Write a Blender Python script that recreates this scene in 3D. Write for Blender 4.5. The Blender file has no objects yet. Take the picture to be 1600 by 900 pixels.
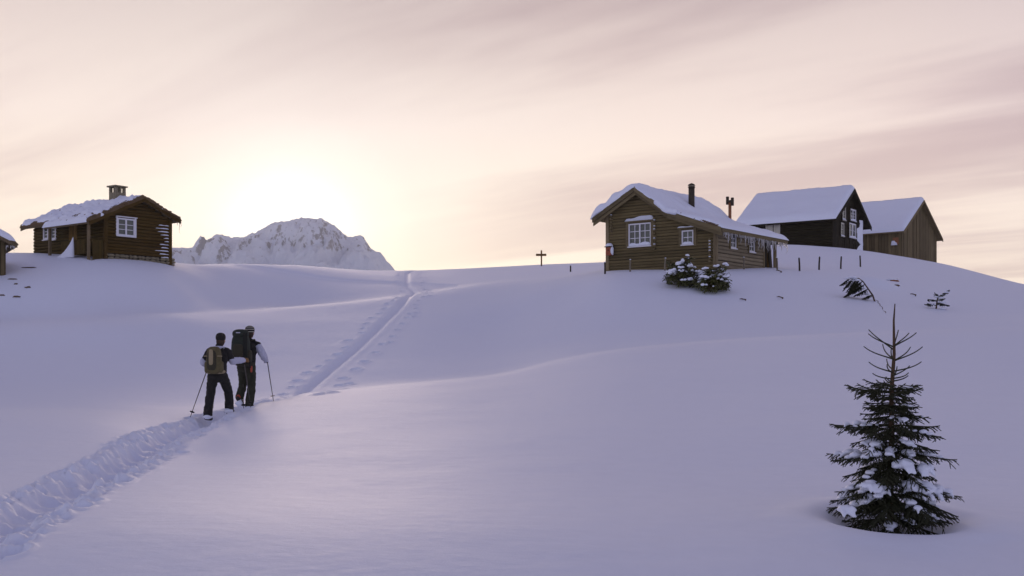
import bpy, bmesh, math, random
import numpy as np
from mathutils import Vector, Matrix

# ------------------------------------------------------------------ camera, sky, sun, exposure
scene = bpy.context.scene
COL = scene.collection
R = math.radians
FPX, HOR = 1777.78, 560.0            # focal length in pixels of a 1600 px wide frame, row of the horizon

cam_d = bpy.data.cameras.new('camera'); cam_d.lens = 40; cam_d.sensor_width = 36
cam_d.shift_y = 110 / 1600; cam_d.clip_start = 0.1; cam_d.clip_end = 20000
cam = bpy.data.objects.new('camera', cam_d); COL.objects.link(cam)
cam.location = (0, 0, 0); cam.rotation_euler = (R(90), 0, 0)
scene.camera = cam
scene.view_settings.view_transform = 'Standard'; scene.view_settings.look = 'None'
scene.view_settings.exposure = 0.22; scene.view_settings.gamma = 1
scene.cycles.use_denoising = True
scene.cycles.max_bounces = 8

SUN_AZ, SUN_EL = R(-11.0), R(5.9)     # azimuth from +Y towards +X
SUN = Vector((math.sin(SUN_AZ)*math.cos(SUN_EL), math.cos(SUN_AZ)*math.cos(SUN_EL), math.sin(SUN_EL)))
sun_d = bpy.data.lights.new('sun', 'SUN'); sun_d.energy = 1.5; sun_d.angle = R(16); sun_d.color = (1.0, 0.78, 0.64)
sun = bpy.data.objects.new('sun', sun_d); COL.objects.link(sun)
sun.rotation_euler = SUN.to_track_quat('Z', 'Y').to_euler()

class NT:
    """small helper to write node trees"""
    def __init__(s, tree):
        s.t = tree; s.n = tree.nodes; s.l = tree.links; s.n.clear()
    def add(s, kind, **kw):
        nd = s.n.new(kind)
        for k, v in kw.items(): setattr(nd, k, v)
        return nd
    def put(s, sock, v):
        if isinstance(v, bpy.types.NodeSocket): s.l.new(v, sock)
        elif v is not None:
            try: sock.default_value = v
            except Exception: sock.default_value = (*v, 1.0)
    def math(s, op, a, b=None, clamp=False):
        nd = s.add('ShaderNodeMath', operation=op, use_clamp=clamp); s.put(nd.inputs[0], a)
        if b is not None: s.put(nd.inputs[1], b)
        return nd.outputs[0]
    def vmath(s, op, a, b=None):
        nd = s.add('ShaderNodeVectorMath', operation=op); s.put(nd.inputs[0], a)
        if b is not None: s.put(nd.inputs[1], b)
        return nd.outputs['Value'] if op in ('DOT_PRODUCT', 'LENGTH') else nd.outputs['Vector']
    def ramp(s, fac, stops, interp='LINEAR'):
        nd = s.add('ShaderNodeValToRGB'); cr = nd.color_ramp; cr.interpolation = interp
        while len(cr.elements) < len(stops): cr.elements.new(0.5)
        for e, (p, c) in zip(cr.elements, stops):
            e.position = p; e.color = (*c, 1) if len(c) == 3 else c
        s.put(nd.inputs[0], fac); return nd.outputs[0]
    def mix(s, fac, a, b, blend='MIX'):
        nd = s.add('ShaderNodeMix', data_type='RGBA', blend_type=blend)
        s.put(nd.inputs[0], fac); s.put(nd.inputs[6], a); s.put(nd.inputs[7], b)
        return nd.outputs[2]
    def noise(s, vec, scale, detail=3, rough=0.5, dist=0.0, dims='3D'):
        nd = s.add('ShaderNodeTexNoise', noise_dimensions=dims)
        if vec is not None: s.put(nd.inputs['Vector'], vec)
        nd.inputs['Scale'].default_value = scale; nd.inputs['Detail'].default_value = detail
        nd.inputs['Roughness'].default_value = rough; nd.inputs['Distortion'].default_value = dist
        return nd.outputs['Fac']
    def mapping(s, vec, scale=(1,1,1), rot=(0,0,0), loc=(0,0,0)):
        nd = s.add('ShaderNodeMapping'); s.put(nd.inputs['Vector'], vec)
        nd.inputs['Scale'].default_value = scale; nd.inputs['Rotation'].default_value = rot; nd.inputs['Location'].default_value = loc
        return nd.outputs[0]
    def rng(s, v, a, b, c, d, smooth=False):
        nd = s.add('ShaderNodeMapRange'); nd.clamp = True
        if smooth: nd.interpolation_type = 'SMOOTHSTEP'
        s.put(nd.inputs[0], v)
        for i, x in enumerate((a, b, c, d)): nd.inputs[1+i].default_value = x
        return nd.outputs[0]

world = bpy.data.worlds.new('World'); scene.world = world; world.use_nodes = True
def build_world():
    w = NT(world.node_tree)
    tc = w.add('ShaderNodeTexCoord')
    d = w.vmath('NORMALIZE', tc.outputs['Generated'])
    sky = w.add('ShaderNodeTexSky', sky_type='NISHITA')
    sky.sun_disc = False; sky.sun_elevation = SUN_EL; sky.sun_rotation = SUN_AZ
    sky.altitude = 900; sky.air_density = 1.0; sky.dust_density = 1.6; sky.ozone_density = 2.5
    clear = w.mix(1.0, sky.outputs[0], (0.075, 0.075, 0.075, 1), 'MULTIPLY')
    sep = w.add('ShaderNodeSeparateXYZ'); w.put(sep.inputs[0], d)
    z = w.math('MAXIMUM', sep.outputs[2], 0.0)
    # thin cloud veil: streaks of altostratus drawn out along one wind direction, on a flat layer overhead
    zz = w.math('ADD', z, 0.10)
    comb = w.add('ShaderNodeCombineXYZ')
    w.put(comb.inputs[0], w.math('DIVIDE', sep.outputs[0], zz)); w.put(comb.inputs[1], w.math('DIVIDE', sep.outputs[1], zz))
    wind = w.mapping(comb.outputs[0], rot=(0, 0, R(38)), scale=(1, 1, 1))
    pre = w.mapping(wind, scale=(0.16, 0.8, 1.0), loc=(1.2156, 2.8129, 0))
    n1 = w.noise(pre, 1.0, 5, 0.52, 0.35)
    pre2 = w.mapping(wind, scale=(0.55, 2.1, 1.0), loc=(5.5931, 1.4717, 3))
    n2 = w.noise(pre2, 1.0, 6, 0.55, 0.5)
    streak = w.math('ADD', w.math('MULTIPLY', n1, 0.72), w.math('MULTIPLY', n2, 0.28))
    dark = w.rng(streak, 0.43, 0.60, 0.0, 1.0, True)
    # veil colour depends on the angle from the sun and on height
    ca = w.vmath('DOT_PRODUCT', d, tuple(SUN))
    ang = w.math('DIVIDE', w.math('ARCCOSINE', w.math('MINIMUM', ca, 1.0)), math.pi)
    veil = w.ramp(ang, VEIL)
    low = w.ramp(z, LOWER)
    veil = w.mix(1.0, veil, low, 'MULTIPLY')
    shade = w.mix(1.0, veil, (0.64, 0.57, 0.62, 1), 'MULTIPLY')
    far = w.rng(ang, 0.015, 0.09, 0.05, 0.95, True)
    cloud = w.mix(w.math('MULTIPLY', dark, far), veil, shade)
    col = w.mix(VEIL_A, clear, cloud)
    bg = w.add('ShaderNodeBackground'); w.put(bg.inputs[0], col); bg.inputs[1].default_value = 1.0
    out = w.add('ShaderNodeOutputWorld'); w.l.new(bg.outputs[0], out.inputs[0])
VEIL_A = 0.86
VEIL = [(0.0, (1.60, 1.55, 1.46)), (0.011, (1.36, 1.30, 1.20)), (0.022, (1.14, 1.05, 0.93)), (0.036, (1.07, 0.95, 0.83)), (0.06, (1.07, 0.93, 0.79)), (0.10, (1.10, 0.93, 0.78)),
        (0.17, (1.12, 0.94, 0.80)), (0.26, (0.97, 0.82, 0.77)), (0.42, (0.72, 0.71, 0.82)), (0.65, (0.77, 0.80, 1.00)), (1.0, (0.84, 0.87, 1.09))]  # unseen rear stops raised to light the camera-facing snow slopes
LOWER = [(0.0, (1.04, 1.02, 0.93)), (0.12, (1.03, 1.02, 0.99)), (0.20, (0.88, 0.86, 0.91)), (0.30, (0.64, 0.615, 0.68)), (0.6, (0.42, 0.43, 0.55)), (1.0, (0.34, 0.365, 0.49))]
build_world()

# ------------------------------------------------------------------ helpers
def tag(o, label=None, cat=None, group=None, kind=None):
    if label: o['label'] = label
    if cat: o['category'] = cat
    if group: o['group'] = group
    if kind: o['kind'] = kind
    return o

def pchip(x, y, xi):
    x = np.asarray(x, float); y = np.asarray(y, float)
    h = np.diff(x); dl = np.diff(y)/h
    m = np.zeros_like(y)
    for i in range(1, len(x)-1):
        if dl[i-1]*dl[i] > 0:
            w1 = 2*h[i]+h[i-1]; w2 = h[i]+2*h[i-1]
            m[i] = (w1+w2)/(w1/dl[i-1]+w2/dl[i])
    m[0] = dl[0]; m[-1] = dl[-1]
    xi = np.clip(xi, x[0], x[-1])
    k = np.clip(np.searchsorted(x, xi)-1, 0, len(x)-2)
    t = (xi-x[k])/h[k]
    return ((1+2*t)*(1-t)**2*y[k] + t*(1-t)**2*h[k]*m[k] + t*t*(3-2*t)*y[k+1] + t*t*(t-1)*h[k]*m[k+1])

def _hash(i, j, seed):
    n = (i.astype(np.int64)*374761393 + j.astype(np.int64)*668265263 + seed*1442695041) & 0x7fffffff
    n = ((n ^ (n >> 13))*1274126177) & 0x7fffffff
    n = n ^ (n >> 16)
    return (n & 0xffff)/65535.0
def vnoise(x, y, seed=0):
    i = np.floor(x); j = np.floor(y); u = x-i; v = y-j
    u = u*u*u*(u*(u*6-15)+10); v = v*v*v*(v*(v*6-15)+10)
    a = _hash(i, j, seed); b = _hash(i+1, j, seed); c = _hash(i, j+1, seed); e = _hash(i+1, j+1, seed)
    return (a*(1-u)+b*u)*(1-v) + (c*(1-u)+e*u)*v
def fbm(x, y, octv=4, seed=0, gain=0.5):
    s = 0; a = 1.0; t = 0
    for k in range(octv):
        s = s + a*(vnoise(x*2**k, y*2**k, seed+k*17)-0.5)*2; t += a; a *= gain
    return s/t

def grid_mesh(name, X, Y, Z, mat, smooth=True):
    """X,Y,Z: (rows, cols) arrays"""
    nr, nc = X.shape
    me = bpy.data.meshes.new(name)
    me.vertices.add(nr*nc)
    me.vertices.foreach_set('co', np.stack([X, Y, Z], -1).astype(np.float32).ravel())
    idx = np.arange(nr*nc).reshape(nr, nc)
    q = np.stack([idx[:-1, :-1], idx[:-1, 1:], idx[1:, 1:], idx[1:, :-1]], -1).reshape(-1, 4)
    me.loops.add(q.size); me.loops.foreach_set('vertex_index', q.ravel().astype(np.int32))
    me.polygons.add(len(q)); me.polygons.foreach_set('loop_start', (np.arange(len(q))*4).astype(np.int32))
    if smooth: me.polygons.foreach_set('use_smooth', np.ones(len(q), bool))
    me.update(calc_edges=True)
    me.materials.append(mat)
    o = bpy.data.objects.new(name, me); COL.objects.link(o)
    return o

# ------------------------------------------------------------------ materials
def new_mat(name):
    m = bpy.data.materials.new(name); m.use_nodes = True
    w = NT(m.node_tree)
    b = w.add('ShaderNodeBsdfPrincipled'); o = w.add('ShaderNodeOutputMaterial'); w.l.new(b.outputs[0], o.inputs[0])
    return m, w, b
def bump(w, b, height, strength, dist):
    nd = w.add('ShaderNodeBump'); nd.inputs['Strength'].default_value = strength; nd.inputs['Distance'].default_value = dist
    w.put(nd.inputs['Height'], height); w.l.new(nd.outputs[0], b.inputs['Normal'])

def snow_mat(name, fine=1.0, col=(0.80, 0.83, 0.92)):
    m, w, b = new_mat(name)
    tc = w.add('ShaderNodeTexCoord').outputs['Object']
    n = w.noise(w.mapping(tc, scale=(1, 1, 1)), 6.0, 6, 0.6)
    c = w.mix(n, tuple(x*0.965 for x in col)+(1,), tuple(min(1, x*1.035) for x in col)+(1,))
    w.put(b.inputs['Base Color'], c)
    b.inputs['Roughness'].default_value = 0.62
    b.inputs['Specular IOR Level'].default_value = 0.25
    rip = w.noise(w.mapping(tc, scale=(1.0, 1.7, 1), rot=(0, 0, R(24))), 3.2, 7, 0.62)
    grain = w.noise(tc, 90.0, 3, 0.7)
    h = w.math('ADD', w.math('MULTIPLY', rip, 0.75), w.math('MULTIPLY', grain, 0.12))
    bump(w, b, h, 0.45*fine, 0.03)
    return m
M = {}
M['snow'] = snow_mat('snow_ground')
M['snow_cap'] = snow_mat('snow_cap', 0.8)

# ------------------------------------------------------------------ terrain: heights of the snow field
NEAR = [(0.8, 4600), (2, 2200), (4, 1370), (7, 955)]
FAR = [(400, 745), (1500, 610), (9000, 573)]
CTRL = {
 -1200: [(9,835),(12,765),(16,700),(22,650),(30,600),(42,520),(50,480),(58,450),(70,450),(90,480),(150,575)],
 -300: [(9,835),(12,762),(16,695),(20,655),(22.5,645),(25,644),(30,612),(37,560),(43,515),(47,480),(52,450),(57,428),(63,418),(70,420),(100,475),(150,575)],
 0: [(9,835),(12,758),(16,692),(20,650),(22.5,640),(25,639),(30,612),(37,555),(42,507),(44,503),(46.5,498),(51,436),(55,411),(60,395),(66,396),(75,412),(100,470),(150,575)],
 150: [(9,832),(12,757),(16,692),(20,653),(22.5,641),(25,638),(30,612),(37,552),(42,500),(44,497),(47,492),(53,423),(56.5,402),(60,396),(66,398),(75,412),(100,470),(150,575)],
 270: [(9,830),(12,757),(16,700),(20,668),(22.5,649),(25,638),(27,637),(31,612),(38,545),(44,492),(46,489),(49,490),(55,436),(60,412),(64,410),(71,418),(100,460),(150,575)],
 340: [(9,828),(12,755),(16,700),(20,669),(22,652),(23.6,640),(26,632),(28,632),(32,607),(38,552),(45,498),(49,487),(51,487),(54,485),(60,443),(66,415),(72,411),(85,430),(150,575)],
 440: [(9,826),(12,752),(16,690),(20,650),(23,629),(25.5,619),(27,619),(29,621),(33,594),(40,538),(47,496),(51,482),(53,481),(57,481),(66,435),(74,414),(80,413),(95,435),(150,575)],
 620: [(9,826),(12,750),(16,684),(20,639),(24,610),(27.5,599),(29,599),(31,600),(35,571),(40,530),(47,487),(53,464),(55,463),(59,464),(66,447),(76,430),(86,423),(94,424),(115,450),(160,575)],
 760: [(9,826),(12,748),(16,678),(20,635),(25,600),(28,588),(30,587),(32,588),(36,566),(42,523),(49,472),(56,443),(62,441),(70,432),(80,424),(92,418),(98,419),(115,445),(160,575)],
 900: [(9,826),(12,745),(16,670),(20,622),(25,580),(29,557),(31,556),(33,557),(37,540),(41,508),(46,464),(50,436),(53,429),(57,429),(65,423),(78,414),(90,411),(98,414),(115,440),(160,575)],
 960: [(9,826),(12,744),(16,666),(20,616),(25,571),(29,547),(31,546),(33.5,549),(38,524),(42,484),(46,440),(48,428),(52,422),(60,416),(75,410),(88,409),(96,412),(115,440),(160,575)],
 1115: [(9,826),(12,742),(16,660),(20,607),(25,558),(28.5,533),(30.5,531),(33,535),(37.5,508),(41,478),(45,441),(47,428),(49.5,421),(56,415),(65,406),(75,402),(85,402),(100,425),(160,575)],
 1200: [(9,826),(12,740),(16,656),(20,603),(25,551),(28.5,527),(30.5,525),(33,529),(37.5,503),(41,480),(45,450),(48,431),(51,421),(55,418),(60,412),(66,398),(72,386),(76,381),(82,383),(95,400),(160,575)],
 1300: [(9,827),(12,738),(16,653),(20,600),(25,546),(28.5,522),(30.5,520),(33,525),(37.5,501),(42,471),(46,447),(50,431),(55,421),(60,411),(66,398),(72,388),(76,386),(84,388),(95,405),(160,575)],
 1400: [(9,828),(12,736),(16,650),(20,597),(25,543),(28.5,518),(30.5,516),(33,521),(37.5,500),(42,479),(46,459),(50,444),(55,431),(60,421),(66,410),(72,402),(77,399),(85,401),(98,415),(160,575)],
 1480: [(9,827),(12,735),(16,649),(20,596),(25,541),(28.5,515),(30.5,513),(33,518),(37.5,500),(42,483),(46,466),(50,453),(55,441),(60,432),(66,422),(72,415),(77,413),(85,414),(98,428),(160,575)],
 1600: [(9,825),(12,735),(16,649),(20,595),(25,538),(28.5,512),(30.5,510),(33,515),(37.5,500),(42,491),(46,478),(50,468),(55,459),(60,453),(66,447),(72,445),(78,445),(88,452),(110,480),(160,575)],
 2000: [(9,825),(12,735),(16,650),(20,596),(25,537),(30,508),(34,505),(42,505),(50,500),(60,497),(70,500),(90,520),(160,580)],
 2900: [(9,830),(12,745),(16,660),(20,606),(25,550),(30,522),(36,515),(42,512),(50,510),(60,512),(70,515),(90,530),(160,580)],
}
PXG = np.arange(-1200, 2901, 10.0)
LG = np.arange(math.log(0.8), math.log(9000), 0.012)
def build_field():
    pxs = sorted(CTRL)
    rows = np.array([pchip(np.log([p[0] for p in NEAR+CTRL[p_]+FAR]), [p[1] for p in NEAR+CTRL[p_]+FAR], LG) for p_ in pxs])   # (ncol, nY)
    # to slope dz/dy
    S = (HOR-rows)/FPX
    out = np.array([pchip(pxs, S[:, k], PXG) for k in range(S.shape[1])]).T
    def blur(a, n, axis):
        k = np.hanning(2*n+3)[1:-1]; k /= k.sum()
        pad = [(0, 0), (0, 0)]; pad[axis] = (n, n)
        ap = np.pad(a, pad, mode='edge'); r = np.zeros_like(a)
        for i, wgt in enumerate(k):
            sl = [slice(None), slice(None)]; sl[axis] = slice(i, i+a.shape[axis]); r += wgt*ap[tuple(sl)]
        return r
    out = blur(blur(out, 6, 0), 2, 1)
    return out
FIELD = build_field()
def cr(p0, p1, p2, p3, t):
    return p1 + 0.5*t*(p2-p0 + t*(2*p0-5*p1+4*p2-p3 + t*(3*(p1-p2)+p3-p0)))
def base_height(X, Y):
    X = np.asarray(X, float); Y = np.asarray(Y, float)
    Ye = np.maximum(Y, 0.9)
    Yl = np.maximum(Y, 3.0)
    u = np.clip((800+FPX*X/np.maximum(Yl, 0.5)-PXG[0])/10.0, 1.001, len(PXG)-3.001)
    v = np.clip((np.log(Ye)-LG[0])/0.012, 1.001, len(LG)-3.001)
    i = np.floor(u).astype(int); j = np.floor(v).astype(int); a = u-i; b = v-j
    r = [cr(FIELD[i-1, j+k], FIELD[i, j+k], FIELD[i+1, j+k], FIELD[i+2, j+k], a) for k in (-1, 0, 1, 2)]
    s = cr(*r, b)
    z = s*Ye
    near = np.clip((Y-3.0)/4.0, 0, 1); near = near*near*(3-2*near)
    z = z*near + (-1.98 + 0.05*np.maximum(Y, -30))*(1-near)
    return z
def unproject(px, py):
    """the point of the snow seen at that spot of the frame"""
    Ys = np.exp(np.linspace(math.log(5), math.log(140), 6000)); X = (px-800)/FPX*Ys
    row = HOR-FPX*base_height(X, Ys)/Ys
    k = np.argmax(row <= py)
    return X[k], Ys[k]
TREE_XY = unproject(1391, 806)
MOUND = unproject(1366, 444)
TRACK_PX = [(-420, 1010), (-160, 905), (-60, 850), (0, 818), (90, 771), (190, 722), (270, 677), (332, 651), (372, 636), (440, 621)]
TRACK2_PX = [(480, 606), (520, 573), (560, 540), (600, 502), (632, 470), (648, 458)]
pts = [unproject(*p) for p in TRACK_PX] + [unproject(*p) for p in TRACK2_PX] + [unproject(637, 447), unproject(636, 436), unproject(636, 426)]
pts = sorted(pts, key=lambda p: p[1])
keep = [pts[0]]
for p in pts[1:]:
    if p[1] > keep[-1][1]+0.4: keep.append(p)
TP = np.array(keep)
HIKE_Y = unproject(350, 645)[1]
def path_x(Y): return pchip(TP[:, 1], TP[:, 0], Y)
cross = sorted([unproject(*p) for p in [(372, 413.5), (440, 423), (520, 435), (590, 440), (650, 443), (715, 446)]])
CT = np.array(cross)
rs = random.Random(5)
HOLES = []
for sd in (-1, 1):
    y = HIKE_Y+2.2
    while y < 88:
        HOLES.append((path_x(np.array([y]))[0] + (0.52 if sd < 0 else 0.78)*sd+rs.uniform(-0.14, 0.14), y, rs.uniform(0.06, 0.095)))
        if sd > 0 and rs.random() < 0.3: HOLES.append((HOLES[-1][0]+0.25, y+0.3, 0.07))
        y += rs.uniform(0.85, 1.4)*(1 + y/200)
STEPS = []
y = 4.5; sd = 1
while y < HIKE_Y+0.8:
    STEPS.append((path_x(np.array([y]))[0]+sd*0.11+rs.uniform(-0.05, 0.05), y, rs.uniform(0.085, 0.12)))
    if rs.random() < 0.6: STEPS.append((path_x(np.array([y]))[0]+rs.choice((-1, 1))*rs.uniform(0.32, 0.48), y+0.2, rs.uniform(0.07, 0.12)))
    sd = -sd; y += rs.uniform(0.28, 0.42)
def height(X, Y, detail=True):
    X = np.asarray(X, float); Y = np.asarray(Y, float)
    z = base_height(X, Y)
    nearw = np.clip((130-Y)/60, 0, 1)
    z = z + nearw*(0.045*fbm(X/6.0, Y/9.0, 3, 3) + 0.012*fbm(X/1.3+7, Y/1.3, 5, 9, 0.55))
    if MOUND is not None:
        z = z + 0.30*np.exp(-(((X-MOUND[0])/0.75)**2+((Y-MOUND[1])/1.3)**2)**1.5)
    # well round the small spruce
    r = np.hypot(X-TREE_XY[0], (Y-TREE_XY[1])*0.9)
    rr = r*(1+0.16*fbm(X*1.3, Y*1.3, 2, 31))
    z = z - 0.13*np.exp(-(rr/0.50)**4) + 0.03*np.exp(-((rr-0.72)/0.22)**2)
    if not detail: return z
    m = (np.abs(X-path_x(Y)) < 2.2) & (Y > 4) & (Y < 100)
    if m.any():
        x = X[m]; y = Y[m]
        e = 0.2
        sl = (path_x(y+e)-path_x(y-e))/(2*e)
        d = (x-path_x(y))/np.sqrt(1+sl*sl)
        n1 = fbm(x*4.5, y*2.6, 4, 41, 0.65); n2 = fbm(x*12, y*7, 3, 53, 0.65)
        low = 1/(1+np.exp((y-(HIKE_Y+0.6))*3.0))          # 1 on the broken trail below the walkers
        da = np.abs(d + 0.09*n1)
        # lower trail: deep trampled trench with crumbled sides
        tr = -0.19/(1+np.exp((da-0.22)*22))
        for hx, hy, hr in STEPS:
            q = np.abs(y-hy) < 0.5
            rr2 = ((x[q]-hx)/hr)**2 + ((y[q]-hy)/(hr*1.7))**2
            tr[q] += -0.09*np.exp(-rr2**1.5) + 0.025*np.exp(-((np.sqrt(rr2)-1.35)/0.3)**2)
        wch = np.exp(-((np.abs(d)-0.35)/0.15)**2)
        tr = tr + wch*(0.02 + 0.08*np.clip(n1, -0.2, 1) + 0.045*n2) + 0.03*n2*(da < 0.5)
        # upper trail: one ski-wide groove
        fade = np.clip((92-y)/8, 0, 1)
        up = -0.13/(1+np.exp((np.abs(d+0.03*n1)-0.125)*28)) + 0.012*np.exp(-((np.abs(d)-0.36)/0.10)**2) + 0.018*n2*(np.abs(d) < 0.4)
        z[m] = z[m] + low*tr + (1-low)*up*fade
        dz = np.zeros_like(x)
        for hx, hy, hr in HOLES:
            q = np.abs(y-hy) < 0.45
            rr2 = ((x[q]-hx)/(hr*1.25))**2 + ((y[q]-hy)/(hr*1.6))**2
            dz[q] += -0.15*np.exp(-rr2) + 0.035*np.exp(-((np.sqrt(rr2)-1.6)/0.5)**2)
        z[m] += dz*(1-low)
    m = (X > CT[0, 0]) & (X < CT[-1, 0]) & (Y > 45) & (Y < 90)
    if m.any():
        d = Y[m]-pchip(CT[:, 0], CT[:, 1], X[m])
        z[m] += -0.16*np.exp(-(d/0.45)**2) + 0.05*np.exp(-((d+0.9)/0.4)**2)
    return z
def ground(x, y): return float(height(np.array([x]), np.array([y]))[0])
def gpt(px, py, lift=0.0):
    x, y = unproject(px, py); return Vector((x, y, ground(x, y)+lift))

def build_terrain():
    t = np.concatenate([np.linspace(-1.25, -0.6, 24)[:-1], np.linspace(-0.6, -0.235, 110)[:-1], np.linspace(-0.235, -0.03, 270)[:-1],
                        np.linspace(-0.03, 0.55, 250)[:-1], np.linspace(0.55, 1.25, 24)])
    ys = [-17.5]
    while ys[-1] < 2250:
        y = ys[-1]
        ys.append(y + (0.5 if y < 5.0 else max(0.022, 0.0026*y) if y < 100 else 0.05*y if y > 140 else 0.9))
    ys = np.array(ys)
    T, Yg = np.meshgrid(t, ys); Xg = T*(Yg+20)
    Z = height(Xg, Yg)
    o = grid_mesh('snow_field', Xg, Yg, Z, M['snow']); tag(o, kind='structure')
    print('terrain', Xg.shape)
build_terrain()
# ------------------------------------------------------------------ far mountain
def mountain_mat():
    m, w, b = new_mat('mountain')
    geo = w.add('ShaderNodeNewGeometry')
    tc = w.add('ShaderNodeTexCoord').outputs['Object']
    sep = w.add('ShaderNodeSeparateXYZ'); w.put(sep.inputs[0], geo.outputs['True Normal'])
    att = w.add('ShaderNodeAttribute'); att.attribute_name = 'rock'
    n = w.noise(w.mapping(tc, scale=(1.0, 0.6, 0.7), rot=(0, R(25), 0)), 0.13, 9, 0.68)
    v = w.math('ADD', att.outputs['Fac'], w.math('MULTIPLY', w.math('SUBTRACT', n, 0.5), 2.5))
    f = w.rng(v, 0.22, 0.44, 0.0, 0.85)
    c = w.mix(f, (0.84, 0.89, 0.97, 1), (0.17, 0.165, 0.19, 1))
    w.put(b.inputs['Base Color'], c); b.inputs['Roughness'].default_value = 0.8
    bump(w, b, w.noise(tc, 0.10, 7, 0.68), 0.9, 7.0)
    return m
def build_mountain():
    YR = 1900.0
    SKY = [(-100, 430), (100, 408), (200, 402), (262, 388), (272, 386), (300, 388), (312, 379), (330, 370), (344, 365), (356, 367), (368, 371), (385, 369), (405, 359), (425, 350), (445, 347),
           (462, 342), (480, 340), (500, 341), (512, 345), (526, 352), (538, 366), (544, 371), (556, 368), (567, 369), (573, 375), (582, 391), (596, 397), (606, 407), (616, 421), (640, 446), (700, 490), (900, 560)]
    sx = np.array([(p[0]-800)/FPX*YR for p in SKY]); sz = np.array([(HOR-p[1])/FPX*YR for p in SKY])
    xs = np.linspace(sx[0], sx[-1], 620); ys = np.concatenate([np.linspace(1150, 1980, 360), np.linspace(1985, 2245, 60)])
    X, Y = np.meshgrid(xs, ys)
    prof = pchip(sx, sz, X.ravel()).reshape(X.shape)
    bottom = -60.0
    wob = 60*fbm(X/260, X*0+3, 3, 4)
    d = (Y-(YR+wob*0))
    H = prof-bottom
    front = np.clip(1+d/620.0, 0, 1); back = np.clip(1-d/330.0, 0, 1)
    fall = np.where(d < 0, front**1.15, back)
    fallen = fall*H
    rid = 1-np.abs(fbm(X/120+0.25*fbm(Y/150, X/150, 3, 8), Y/190, 5, 12, 0.55))*2
    gul = 1-np.abs(fbm(X/55+1.5*fbm(Y/120, X/90, 2, 28), Y/170+X/210, 4, 22, 0.55))*2
    amp = np.clip(np.abs(d)/70.0, 0.03, 1)*np.clip(fall*1.6, 0, 1)
    Z = bottom + fallen + amp*(36*(rid-0.62) + 26*(gul-0.55))*np.clip(H/150, 0.3, 1.2)
    Z += np.clip(1-np.abs(d)/45, 0, 1)*4.5*fbm(X/11, Y/14, 3, 71, 0.6) + amp*9.0*fbm(X/22, Y/30, 4, 73, 0.65)*np.clip(H/120, 0, 1)
    gz_y, gz_x = np.gradient(Z, ys, xs)
    steep = np.hypot(gz_x, gz_y)
    lap = np.gradient(np.gradient(Z, axis=1), axis=1)
    rock = np.clip((steep-0.5)*0.5, 0, 1)*0.42 + 0.20*fbm(X/45, Y/30, 5, 91, 0.65) + np.clip(-gz_x*0.25, -0.15, 0.2)
    zmin = np.where(X > -430, 166.0, 150.0)
    rock = rock*np.clip((Z-zmin+12*fbm(X/40, Y/40, 2, 5))/14, 0.0, 1) - 0.10
    o = grid_mesh('mountain', X, Y, Z, mountain_mat()); tag(o, kind='structure')
    at = o.data.attributes.new('rock', 'FLOAT', 'POINT'); at.data.foreach_set('value', rock.astype(np.float32).ravel())
build_mountain()
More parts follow.
